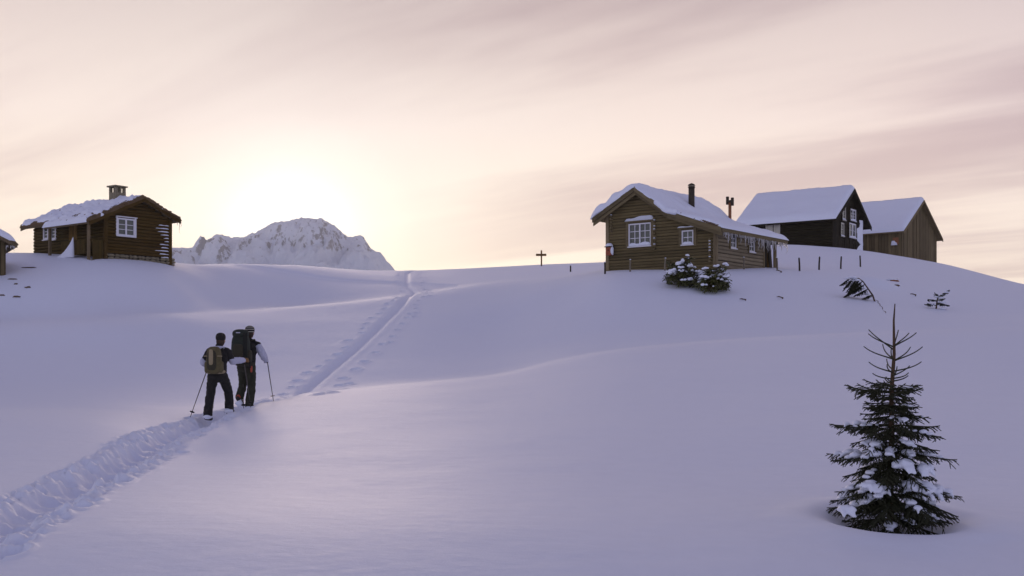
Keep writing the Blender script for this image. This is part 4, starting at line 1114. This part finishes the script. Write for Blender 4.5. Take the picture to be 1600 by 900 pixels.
def leafy_bush(px, py, wpx, hpx, label, seed):
    rnd = random.Random(seed)
    x, y = unproject(px, py); z = ground(x, y); k = y/FPX; Rw = wpx*k/2; Hh = hpx*k
    t = empty('evergreen_bush', (x, y, z)); tag(t, label, 'bush', 'leafy bushes before the log cabin')
    st = MB(); lv = MB(); tips = []
    for i in range(28):
        a = rnd.uniform(0, 6.28); r = Rw*math.sqrt(rnd.random()); hx = math.cos(a)*r; hy = math.sin(a)*r*0.8
        hz = Hh*max(0.12, (1-(r/Rw)**2)**0.7)*rnd.uniform(0.45, 1.12); st_ = rnd.uniform(0.85, 1.4); hx *= st_; hy *= st_
        q = [Vector((hx*0.12, hy*0.12, -0.1)), Vector((hx*0.55, hy*0.55, hz*0.55)), Vector((hx, hy, hz))]
        MB.tube(st, q, [0.022, 0.016, 0.010], 5); tips.append(q[2])
        for s in range(5):
            b = q[1].lerp(q[2], rnd.uniform(0.0, 0.8)); e = b+Vector((rnd.uniform(-1, 1), rnd.uniform(-1, 1), rnd.uniform(-0.2, 0.7))).normalized()*0.3
            st.tube([b, e], [0.010, 0.006], 4); tips.append(e)
    for p in tips:
        n = rnd.randint(14, 20)
        for i in range(n):
            a = rnd.uniform(0, 6.28); ln = rnd.uniform(0.11, 0.20); dp = rnd.uniform(-0.9, 0.45)
            d = Vector((math.cos(a), math.sin(a), dp)).normalized(); sd = d.cross(Vector((0, 0, 1))).normalized()*ln*0.19
            b = p+Vector((rnd.uniform(-0.04, 0.04), rnd.uniform(-0.04, 0.04), rnd.uniform(-0.10, 0.03)))
            up = sd.cross(d).normalized()*ln*0.05
            m1 = b+d*ln*0.35; m2 = b+d*ln*0.7; e = b+d*ln+Vector((0, 0, -0.02))
            n0 = len(lv.v)
            lv.v += [tuple(v) for v in (b, m1+sd+up, m2+sd*0.85+up, e, m2-sd*0.85+up, m1-sd+up, m1-up*0.4, m2-up*0.4)]
            lv.f += [(n0, n0+1, n0+6), (n0+1, n0+2, n0+7, n0+6), (n0+2, n0+3, n0+7), (n0, n0+6, n0+5), (n0+6, n0+7, n0+4, n0+5), (n0+7, n0+3, n0+4)]
    tag(st.build('stems', M['stem'], t), kind='stuff'); tag(lv.build('leaves', M['leaf'], t), kind='stuff')
    rnd.shuffle(tips)
    for i, p in enumerate(tips):
        if i > 44: break
        m = MB(); r = rnd.choice((0.05, 0.06, 0.08, 0.12))*rnd.uniform(0.7, 1.15); p = p+Vector((0, -0.08, 0.05))
        for j in range(4): m.lump(p+Vector((rnd.uniform(-1, 1)*r, rnd.uniform(-1, 1)*r, rnd.uniform(-0.4, 0.3)*r+0.02)), (r*0.8, r*0.75, r*0.62), rnd, 2, 0.15, 0.5)
        apply_mods(mod_remesh(m.build('snow_clump', M['snow_cap'], t, True), r*0.16, 2))
leafy_bush(1068, 446, 56, 44, 'taller leafy evergreen bush with snow tufts, left of the pair before the cabin', 5)
leafy_bush(1114, 455, 50, 36, 'lower leafy evergreen bush with snow tufts, right of the pair before the cabin', 6)

def bent_saplings():
    rnd = random.Random(88)
    def spray(name, label, base, path, twigs, sc):
        x, y = unproject(*base); z = ground(x, y); k = y/FPX
        t = empty(name, (x, y, z)); tag(t, label, 'sapling')
        P = [Vector(((px-base[0])*k, rnd.uniform(-0.1, 0.1), (base[1]-py)*k)) for px, py in path]
        P[0].z -= 0.2
        MB().tube(P, [0.035*(1-0.75*i/(len(P)-1)) for i in range(len(P))], 6).build('stem', M['bark'], t, True)
        n = len(P)-1
        for f_, dx, dz, ln in twigs:
            j = min(int(f_*n), n-1); p = P[j].lerp(P[j+1], f_*n-j)
            for s in (-1, 0, 1):
                d = Vector((dx, 0.55*s, dz)).normalized(); az = math.atan2(d.y, d.x); hl = math.hypot(d.x, d.y)
                m = MB(); L = ln*max(hl, 0.35)*rnd.uniform(0.8, 1.15)
                spruce_branch(m, p, az, L, d.z/max(hl, 0.35), 0.35, rnd, 1.3, 0.014, sc)
                b = m.build('branch', M['needle'], t)
                if rnd.random() < 0.45: 
                    q = MB(); e = p+Vector((math.cos(az)*L*0.5, math.sin(az)*L*0.5, 0.02))
                    q.lump(e, (0.11, 0.10, 0.05), rnd, 2, 0.15, 0.4); q.build('snow_clump', M['snow_cap'], b, True)
    spray('bent_sapling', 'spruce sapling bowed over to the left under snow on the right slope', (1369, 471), [(1369, 471), (1363, 462), (1356, 449), (1349, 440), (1342, 435), (1333, 435), (1324, 437)],
          [(0.18, -0.7, -0.15, 0.42), (0.30, -0.8, -0.25, 0.6), (0.42, -0.8, -0.35, 0.75), (0.52, -0.75, -0.5, 0.75), (0.62, -0.6, -0.6, 0.7), (0.72, -0.5, -0.7, 0.6), (0.82, -0.6, -0.6, 0.5), (0.93, -0.8, -0.4, 0.4)], 2.6)
    spray('spruce_sapling', 'small spruce sapling leaning right, half buried on the far right slope', (1461, 482), [(1461, 482), (1463, 474), (1466, 466), (1471, 460), (1479, 455)],
          [(0.08, -0.7, 0.15, 0.38), (0.10, 0.8, -0.1, 0.45), (0.2, -0.8, 0.3, 0.45), (0.25, 0.8, 0.0, 0.4), (0.35, -0.7, 0.3, 0.34), (0.4, 0.7, 0.3, 0.3), (0.5, 0.7, 0.6, 0.3), (0.55, -0.4, 0.6, 0.25), (0.7, 0.8, 0.5, 0.28), (0.85, 0.8, 0.6, 0.22)], 2.2)
    for i, (px, py, h, lab) in enumerate(((1373, 473, 4, 'thin bare twig just below the bowed sapling, topmost of four'), (1376, 479, 5, 'second bare twig down the line below the bowed sapling'), (1380, 485, 6, 'third and longest bare twig in the line below the bowed sapling'), (1385, 491, 4, 'lowest bare twig in the line below the bowed sapling'))):
        x, y = unproject(px, py); k = y/FPX
        m = MB().tube([(0, 0, -0.1), (-0.03, 0, h*k*0.6), (-0.11, 0.02, h*k)], [0.016, 0.012, 0.006], 5)
        o = m.build('bare_twig', M['bark'], None); o.location = (x, y, ground(x, y))
        tag(o, lab, 'twig', 'bare twigs below the bowed sapling')
    for px, py, h, lab in ((1219, 427, 4, 'dark twig end in the snow in front of the porch stake'), (1429, 462, 4, 'dark twig end in the snow between the two spruce saplings'),
                           (1163, 470, 3, 'tiny dark sliver for the shade of a snow hollow, right of the leafy bushes'), (1221, 468, 4, 'tiny upright dark sliver on the open slope below the cabin')):  # sliver by the bushes stands in for shade in a snow hollow
        x, y = unproject(px, py); k = y/FPX
        m = MB().tube([(0, 0, -0.1), (0.05, 0, h*k*0.5), (-0.10, 0.02, h*k*0.9), (-0.18, 0, h*k*0.8)], [0.035, 0.03, 0.022, 0.01], 6)
        o = m.build('twig_or_shade', M['bark'], None); o.location = (x, y, ground(x, y)); tag(o, lab, 'twig')
bent_saplings()

def rocks():
    rnd = random.Random(91)
    def rock(px, py, rx, rz, lab, grp=None, snow=True, mat='rock'):
        x, y = unproject(px, py); z = ground(x, y); k = y/FPX
        t = empty('rock', (x, y, z-rz*k*0.35)); tag(t, lab, 'rock', grp)
        MB().lump((0, 0, 0), (rx*k, rx*k*0.7, rz*k), rnd, 2, 0.30).build('stone', M[mat], t)
        if snow: MB().lump((-0.15*rx*k, 0.25*rx*k, rz*k*0.75), (rx*k*1.05, rx*k*0.85, rz*k*0.55), rnd, 2, 0.10, 0.4).build('snow_cap', M['snow_cap'], t, True)
    rock(1396, 440, 9, 4.5, 'brown boulder edge showing under a snow mound on the right slope', mat='rust')
    rock(1398, 448, 7, 2.2, 'flat dark rock just below the brown boulder on the right slope')
    g = 'rocks in the bank below the plank store'
    for px, py, rx, rz, lab in ((43, 449, 4.5, 3.0, 'largest dark rock in the snow bank right of the plank store'), (25, 444, 4, 2.0, 'small dark rock in the bank between store and largest rock'),
                                (20, 436, 7, 1.6, 'flat dark rock just below the corner of the plank store'), (3, 461, 5, 2.0, 'dark rock at the frame edge low in the bank'),
                                (27, 463, 8, 1.4, 'long flat rock lowest in the bank below the plank store'), (45, 418, 10, 1.3, 'long flat rock on the slope before the turf-roofed hut')):
        rock(px, py, rx, rz, lab, g, False)
    rock(284, 410, 5, 1.6, 'brown rock at the right foot of the turf-roofed hut', None, False)
    rock(141, 401, 4, 1.6, 'dark rock in the snow at the foot of the porch post', None, False)
    rock(158, 403, 5, 1.5, 'dark rock in the snow at the corner of the stone footing', None, False)
rocks()
# ------------------------------------------------------------------ the two walkers
M['black'] = plain('black_cloth', (0.020, 0.018, 0.016), 0.85, var=0.35, scale=20)
M['darkgreen'] = plain('dark_green_trousers', (0.034, 0.034, 0.020), 0.85, var=0.35, scale=16)
M['lav'] = plain('pale_lavender_shell', (0.50, 0.50, 0.60), 0.75, var=0.10, scale=14)
M['skin'] = plain('skin', (0.42, 0.26, 0.19), 0.6, var=0.08)
M['hair'] = plain('brown_hair', (0.05, 0.03, 0.018), 0.7)
M['olive'] = plain('olive_pack', (0.115, 0.095, 0.045), 0.85, var=0.35, scale=18)
M['tan'] = plain('tan_pack', (0.30, 0.24, 0.14), 0.85, var=0.2, scale=18)
M['pack_dark'] = plain('dark_pack', (0.045, 0.040, 0.024), 0.85, var=0.3, scale=18)
M['pack_green'] = plain('dark_green_pack', (0.026, 0.033, 0.024), 0.8, var=0.3, scale=14)
M['brown_glove'] = plain('brown_leather', (0.20, 0.105, 0.035), 0.7, var=0.2)
M['pole'] = plain('pole_metal', (0.10, 0.085, 0.08), 0.4, 0.5, 0.2)
M['boot_red'] = plain('red_boot', (0.42, 0.07, 0.035), 0.6)
M['boot'] = plain('dark_boot', (0.035, 0.028, 0.022), 0.7)
M['hat_stripe'] = plain('pale_knit', (0.45, 0.43, 0.36), 0.9)
def sup(m, c, r, e=0.45, nu=20, nv=14, tilt=0.0, taper=0.0):
    """rounded box"""
    sg = lambda v, p: math.copysign(abs(v)**p, v)
    vs = []; fs = []
    for j in range(nv+1):
        ph = -math.pi/2+math.pi*j/nv
        for i in range(nu):
            th = 2*math.pi*i/nu
            x = sg(math.cos(ph), e)*sg(math.cos(th), e); y = sg(math.cos(ph), e)*sg(math.sin(th), e); z = sg(math.sin(ph), e)
            k = 1-taper*(z*0.5+0.5)
            vs.append((c[0]+r[0]*x*k, c[1]+r[1]*y*k+tilt*z*r[2], c[2]+r[2]*z))
    fs = [(j*nu+i, j*nu+(i+1) % nu, (j+1)*nu+(i+1) % nu, (j+1)*nu+i) for j in range(nv) for i in range(nu)]
    fs += [tuple(range(nu-1, -1, -1)), tuple(range(nv*nu, (nv+1)*nu))]
    return m.add(vs, fs)
def limb(m, pts, rad, seg=12, flat=1.0):
    """smoothly resampled tapered limb"""
    P = [Vector(p) for p in pts]; n = len(P); out = []; rr = []
    for i in range(n-1):
        p0, p1, p2, p3 = P[max(i-1, 0)], P[i], P[i+1], P[min(i+2, n-1)]
        for s in range(5):
            t = s/5; out.append(p1+0.5*t*(p2-p0+t*(2*p0-5*p1+4*p2-p3+t*(3*(p1-p2)+p3-p0)))); rr.append(rad[i]*(1-t)+rad[i+1]*t)
    out.append(P[-1]); rr.append(rad[-1])
    m.tube(out, rr, seg, flat=flat)
    sup(m, P[0], (rad[0]*0.98,)*3, 1.0, 10, 8); sup(m, P[-1], (rad[-1]*0.98,)*3, 1.0, 10, 8)
    return m
def walker(j, loc, yaw, label, c):
    """j: joints; c: cloth materials"""
    t = empty('person', loc, yaw); tag(t, label, 'person')
    V = Vector
    hd = V(j['head'])
    # the body itself, one continuous surface under the clothes
    b = MB()
    limb(b, [j['pelvis'], j['chest'], j['neck']], [0.125, 0.125, 0.06])
    limb(b, [j['neck'], hd+V((0, 0, -0.04))], [0.052, 0.052])
    sup(b, hd, (0.075, 0.095, 0.115), 0.9); sup(b, hd+V((0, 0.055, -0.06)), (0.052, 0.05, 0.055), 0.9)
    b.tube([hd+V((0, 0.09, 0.01)), hd+V((0, 0.118, -0.025))], [0.010, 0.016], 8)
    for s in (-1, 1): sup(b, hd+V((s*0.078, -0.005, -0.015)), (0.012, 0.022, 0.034), 0.9, 10, 8)
    for s in 'LR':
        limb(b, [j['sh'+s], j['el'+s], j['ha'+s]], [0.048, 0.038, 0.028]); limb(b, [j['hi'+s], j['kn'+s], j['an'+s]], [0.078, 0.056, 0.038])
        limb(b, [j['neck'], j['sh'+s]], [0.055, 0.050]); limb(b, [j['pelvis'], j['hi'+s]], [0.11, 0.08])
        limb(b, [j['an'+s], V(j['an'+s])+V(j['toe'+s])*0.16+V((0, 0, -0.02))], [0.038, 0.03])
    apply_mods(mod_remesh(b.build('body', M['skin'], t), 0.012, 3))
    for s in (-1, 1):
        MB().lump(hd+V((s*0.03, 0.090, 0.018)), (0.012, 0.008, 0.008), random.Random(1), 1, 0).build('eye', M['black'], t, True)
    MB().box(hd+V((-0.024, 0.095, -0.072)), hd+V((0.024, 0.106, -0.064))).build('mouth', M['boot_red'], t)
    h = MB(); sup(h, hd+V((0, -0.03, -0.03)), (0.080, 0.080, 0.085), 0.9); apply_mods(mod_remesh(h.build('hair', M['hair'], t), 0.012, 2))
    # jacket
    k = MB()
    pv = V(j['pelvis']); ch = V(j['chest']); nk = V(j['neck'])
    sup(k, pv+V((0, 0, 0.06)), (0.180, 0.135, 0.15), 0.7); sup(k, (pv+ch)/2+V((0, 0, 0.04)), (0.178, 0.13, 0.20), 0.7); sup(k, ch+V((0, 0, 0.02)), (0.190, 0.135, 0.17), 0.7)
    for s in 'LR':
        limb(k, [nk+V((0, 0, -0.03)), j['sh'+s]], [0.075, 0.078]); limb(k, [j['sh'+s], V(j['sh'+s]).lerp(V(j['el'+s]), c['cut']+0.03)], [0.080, 0.070])
    limb(k, [nk+V((0, 0, -0.05)), nk+V((0, 0.005, 0.045))], [0.085, 0.075])
    apply_mods(mod_remesh(k.build('jacket', c['jacket'], t), 0.013, 3, (0.09, 0.030)))
    k = MB(); limb(k, [nk+V((-0.09, -0.045, 0.02)), nk+V((0, -0.075, 0.01)), nk+V((0.09, -0.045, 0.02))], [0.030, 0.046, 0.030])
    apply_mods(mod_remesh(k.build('hood', c['hood'], t), 0.011, 2))
    for s in 'LR':
        e = V(j['el'+s]); a = V(j['ha'+s]); k = MB()
        limb(k, [V(j['sh'+s]).lerp(e, c['cut']), e, a], [0.083 if c['cut'] < 0.3 else 0.078, 0.078, 0.058])
        apply_mods(mod_remesh(k.build('sleeve', c['sleeve'], t), 0.012, 3, (0.07, 0.032)))
    # trousers
    k = MB(); sup(k, pv+V((0, 0, -0.03)), (0.168, 0.128, 0.13), 0.75)
    for s in 'LR': limb(k, [V(j['hi'+s])+V((0, 0, 0.02)), j['kn'+s], V(j['an'+s])+V((0, 0, 0.0))], [0.108, 0.086, 0.088])
    apply_mods(mod_remesh(k.build('trousers', c['legs'], t), 0.013, 3, (0.08, 0.034)))
    # boots
    for s in 'LR':
        an = V(j['an'+s]); to = V(j['toe'+s]).normalized(); dn = V(j['sole'+s]).normalized()
        k = MB(); limb(k, [an-dn*0.06, an+dn*0.05], [0.062, 0.060]); limb(k, [an+dn*0.055-to*0.07, an+dn*0.06+to*0.05, an+dn*0.075+to*0.17], [0.050, 0.052, 0.040])
        o = apply_mods(mod_remesh(k.build('boot', c['boot'+s], t), 0.011, 2))
        if not c['shoe']: continue
        # snowshoe strapped under the boot: oval frame and decking
        sd = to.cross(dn).normalized(); ce = an+dn*0.125+to*0.05
        ring = [ce+to*math.cos(q*6.2832/20)*0.30*(1.0 if math.cos(q*6.2832/20) > 0 else 0.95)+sd*math.sin(q*6.2832/20)*0.105 for q in range(21)]
        w = MB(); w.tube(ring, 0.011, 6, cap=False); w.build('snowshoe', c['shoe'], o, True)
        d = MB(); d.tube([ce-to*0.24, ce, ce+to*0.24], [0.05, 0.095, 0.05], 10, flat=0.06); d.build('snowshoe_deck', M['boot'], o)
    # gloves: palm, four fingers closed round the grip and a thumb
    for s in 'LR':
        a = V(j['ha'+s]); e = V(j['el'+s]); fw = (a-e).normalized(); pole = V(j['pole'+s]).normalized(); out = fw.cross(pole)
        if out.length < 0.1: out = V((1, 0, 0))
        out.normalize(); k = MB()
        limb(k, [a-fw*0.03, a+fw*0.05], [0.042, 0.046])
        for q in range(4):
            p = a+fw*0.065+pole*(q-1.5)*0.021; ln = (0.9, 1.0, 0.96, 0.8)[q]
            limb(k, [p+out*0.030, p+fw*0.045*ln+out*0.034, p+fw*0.060*ln-out*0.005, p+fw*0.035*ln-out*0.034, p+fw*0.008-out*0.028], [0.013, 0.0125, 0.012, 0.0115, 0.010], 8)
        limb(k, [a+fw*0.01-pole*0.035-out*0.015, a+fw*0.05-pole*0.052-out*0.035, a+fw*0.085-pole*0.035-out*0.034], [0.016, 0.014, 0.011], 8)
        apply_mods(mod_remesh(k.build('glove', c['glove'+s], t), 0.007, 2))
    # knitted hat
    k = MB(); sup(k, hd+V((0, -0.012, 0.055)), (0.094, 0.110, 0.092), 0.85); hat = apply_mods(mod_remesh(k.build('hat', c['hat'], t), 0.009, 2))
    for i, dz in enumerate(c['stripes']):
        rr = [hd+V((math.cos(q*0.3142)*0.096*math.sqrt(max(0.05, 1-((dz-0.055)/0.105)**2)), -0.012+math.sin(q*0.3142)*0.112*math.sqrt(max(0.05, 1-((dz-0.055)/0.105)**2)), dz)) for q in range(21)]
        w = MB(); w.tube(rr, 0.009, 6, cap=False); w.build('hat_band', M['hat_stripe'], hat, True)
    bpy.context.view_layer.update()
    return t
def trek_pole(t, grip, tip, label):
    """pole from the gripping hand to its basket in the snow"""
    a = t.matrix_world @ Vector(grip); b = t.matrix_world @ Vector(tip)
    d = (b-a).normalized(); o = empty('ski_pole', tuple(b)); tag(o, label, 'ski pole', 'ski poles held by the two walkers')
    A = a-b
    MB().tube([A-d*0.06, A*0.45, Vector((0, 0, 0))+d*0.05], [0.010, 0.0095, 0.006], 8).build('shaft', M['pole'], o, True)
    MB().tube([A-d*0.09, A-d*0.06, A+d*0.07, A+d*0.09], [0.013, 0.018, 0.015, 0.010], 10).build('grip', M['black'], o, True)
    rr = []; s = d.orthogonal().normalized(); q = d.cross(s)
    k = -d*0.06
    MB().tube([k-d*0.006, k+d*0.006], [0.048, 0.044], 12).build('basket', M['black'], o, True)
    w = MB(); w.tube([A-d*0.05, A-d*0.02+s*0.05+Vector((0, 0, -0.06)), A+d*0.05+s*0.03, A-d*0.03], 0.006, 5); w.build('wrist_strap', M['black'], o)
def hikers():
    rnd = random.Random(3)
    V = Vector
    # --- first walker
    x, y = unproject(340, 651); k = 1/(FPX/y/1.0); sc = 5*FPX/y      # zoomed pixels per metre
    z = ground(x, y)
    base = (HOR-651)/FPX*y
    j = dict(head=(0.037, 0.10, 1.50), neck=(0.02, 0.045, 1.335), chest=(0.0, 0.02, 1.14), pelvis=(-0.01, 0.0, 0.84),
             shL=(-0.165, 0.03, 1.275), elL=(-0.27, 0.02, 1.07), haL=(-0.265, 0.22, 1.02), shR=(0.17, 0.06, 1.275), elR=(0.26, 0.12, 1.10), haR=(0.415, 0.30, 1.11),
             hiL=(-0.09, 0, 0.78), knL=(-0.155, 0.05, 0.42), anL=(-0.165, -0.10, 0.06), hiR=(0.085, 0.02, 0.78), knR=(0.135, 0.28, 0.50), anR=(0.155, 0.30, 0.16),
             toeL=(0.1, 1, -0.05), soleL=(0, 0, -1), toeR=(0.12, 1, 0.1), soleR=(0, 0.05, -1), poleL=(0.15, 0.3, 1), poleR=(-0.1, -0.3, 1))
    c = dict(jacket=M['black'], hood=M['lav'], sleeve=M['lav'], cut=0.93, legs=M['black'], bootL=M['boot'], bootR=M['boot'], shoe=None, gloveL=M['black'], gloveR=M['brown_glove'], hat=M['black'], stripes=[])
    t = walker(j, (x, y, base-0.02), 0.0, 'left walker in black hat and trousers with olive backpack, seen from behind', c)
    for s_, cx, cy, cz in ((-1, -0.165, -0.10, 0.02), (1, 0.155, 0.28, 0.12)):
        MB().lump((cx, cy-0.05, cz), (0.085, 0.10, 0.045), rnd, 2, 0.25).build('boot_snow', M['snow_cap'], t, True)
    trek_pole(t, (-0.245, 0.30, 1.03), (-0.49, -0.08, 0.06), "slanting ski pole planted to the left of the left walker")
    trek_pole(t, (0.415, 0.385, 1.12), (0.49, 0.62, 0.22), "upright ski pole between the two walkers, held in a brown glove")
    p = empty('backpack', tuple(t.matrix_world @ V((0.0, -0.10, 0.86)))); tag(p, 'olive and tan day pack with dark centre pocket on the left walker', 'backpack')
    MBs = lambda nm, cc, r, mat, e=0.45, par=p, tl=0.0, tp=0.0: sup(MB(), cc, r, e, tilt=tl, taper=tp).build(nm, mat, par, True)
    MBs('pack_body', (-0.01, -0.12, 0.25), (0.148, 0.115, 0.265), M['olive'], 0.55, tp=0.12)
    fp = MBs('front_pocket', (-0.03, -0.215, 0.25), (0.095, 0.045, 0.19), M['pack_dark'], 0.55, tp=0.1)
    MBs('pocket_stripe', (-0.035, -0.258, 0.31), (0.042, 0.014, 0.15), M['tan'], 0.5, fp)
    for s in (-1, 1): MBs('side_pocket', (-0.01+s*0.138, -0.12, 0.12), (0.035, 0.085, 0.11), M['olive'], 0.55)
    for s in (-1, 1): MBs('compression_strap', (-0.01+s*0.125, -0.20, 0.33), (0.045, 0.05, 0.011), M['tan'], 0.5)
    MBs('hip_belt', (-0.01, -0.03, 0.03), (0.19, 0.14, 0.045), M['tan'], 0.7)
    for s in (-1, 1): 
        w = MB(); w.tube([(s*0.10, -0.02, 0.46), (s*0.12, 0.13, 0.50), (s*0.125, 0.24, 0.40), (s*0.13, 0.20, 0.15), (s*0.14, 0.05, 0.10)], 0.022, 6, flat=0.5); w.build('shoulder_strap', M['pack_dark'], p, True)
    # --- second walker
    x2, y2 = unproject(385, 634.5); base2 = (HOR-634.5)/FPX*y2
    j = dict(head=(0.045, 0.10, 1.53), neck=(0.02, 0.06, 1.36), chest=(0.02, 0.03, 1.16), pelvis=(0.0, 0.0, 0.86),
             shL=(-0.15, 0.06, 1.29), elL=(-0.255, 0.06, 1.08), haL=(-0.20, 0.26, 1.04), shR=(0.215, 0.05, 1.27), elR=(0.35, 0.03, 1.05), haR=(0.335, 0.22, 0.98),
             hiL=(-0.09, 0, 0.80), knL=(-0.125, 0.16, 0.47), anL=(-0.135, -0.04, 0.20), hiR=(0.085, 0.0, 0.80), knR=(0.09, 0.06, 0.42), anR=(0.06, 0.0, 0.02),
             toeL=(0.05, 0.9, -0.4), soleL=(0.0, -0.4, -0.85), toeR=(0.15, 1, 0.05), soleR=(0, 0, -1), poleL=(0.1, 0.3, 1), poleR=(-0.1, 0.1, 1))
    c = dict(jacket=M['black'], hood=M['black'], sleeve=M['lav'], cut=0.15, legs=M['darkgreen'], bootL=M['boot'], bootR=M['boot'], shoe=None, gloveL=M['black'], gloveR=M['lav'], hat=M['black'], stripes=[0.02, 0.07, 0.115])
    t2 = walker(j, (x2, y2, base2-0.01), R(-4), 'right walker in striped knit hat and pale sleeves with tall dark backpack', c)
    MB().lump((-0.135, -0.115, 0.20), (0.045, 0.035, 0.05), rnd, 2, 0.2).build('heel_strap', M['boot_red'], t2, True)
    MB().lump((-0.13, -0.10, 0.07), (0.07, 0.09, 0.07), rnd, 2, 0.25).build('boot_snow', M['snow_cap'], t2, True)
    trek_pole(t2, (0.345, 0.30, 0.99), (0.46, 0.36, 0.15), 'ski pole planted to the right of the right walker')
    trek_pole(t2, (-0.19, 0.34, 1.06), (-0.02, -0.12, -0.02), 'ski pole behind the legs of the right walker, mostly hidden')
    p2 = empty('backpack', tuple(t2.matrix_world @ V((0.015, -0.10, 0.90))), R(-4)); tag(p2, 'tall dark green trekking pack with lid on the right walker', 'backpack')
    MBs('pack_body', (-0.055, -0.15, 0.30), (0.195, 0.15, 0.32), M['pack_green'], 0.62, p2, tp=0.10)
    lid = MBs('lid', (-0.055, -0.155, 0.60), (0.165, 0.15, 0.095), M['pack_green'], 0.8, p2)
    MBs('lid_label', (-0.065, -0.298, 0.62), (0.045, 0.012, 0.010), M['lav'], 0.5, lid)
    MBs('front_pocket', (-0.07, -0.29, 0.22), (0.11, 0.045, 0.17), M['pack_dark'], 0.55, p2)
    for s in (-1, 1): MBs('side_pocket', (-0.055+s*0.185, -0.14, 0.14), (0.035, 0.10, 0.13), M['pack_dark'], 0.55, p2)
    for xx in (0.055, 0.105):
        w = MB(); w.tube([(xx, -0.29, 0.62), (xx+0.005, -0.315, 0.45), (xx+0.002, -0.315, 0.2), (xx, -0.28, 0.0)], 0.012, 6, flat=0.4); w.build('buckle_strap', M['black'], p2, True)
    w = MB(); w.tube([(0.15, -0.24, 0.10), (0.165, -0.255, -0.02), (0.17, -0.25, -0.10)], 0.018, 6); w.build('hanging_strap', M['black'], p2, True)
    MBs('rain_cover_tab', (0.135, -0.05, -0.12), (0.018, 0.03, 0.07), M['boot_red'], 0.5, p2)
    MBs('hip_belt', (0.0, -0.02, -0.02), (0.20, 0.145, 0.05), M['pack_dark'], 0.7, p2)
    for s in (-1, 1):
        w = MB(); w.tube([(s*0.10+0.02, -0.02, 0.46), (s*0.12+0.02, 0.13, 0.49), (s*0.125+0.02, 0.25, 0.38), (s*0.13, 0.20, 0.12), (s*0.14, 0.05, 0.05)], 0.022, 6, flat=0.5); w.build('shoulder_strap', M['pack_dark'], p2, True)
hikers()
# ------------------------------------------------------------------ the air between here and the mountain
def haze():
    m = bpy.data.materials.new('haze'); m.use_nodes = True; w = NT(m.node_tree)
    v = w.add('ShaderNodeVolumePrincipled'); v.inputs['Color'].default_value = (0.88, 0.92, 1.0, 1); v.inputs['Density'].default_value = HAZE_D; v.inputs['Anisotropy'].default_value = 0.5
    o = w.add('ShaderNodeOutputMaterial'); w.l.new(v.outputs[0], o.inputs['Volume'])
    x = 2900
    b = MB().box((-x, -40, -95), (x, 2380, 262)).build('haze', m); tag(b, kind='stuff')
HAZE_D = 0.00017
haze()
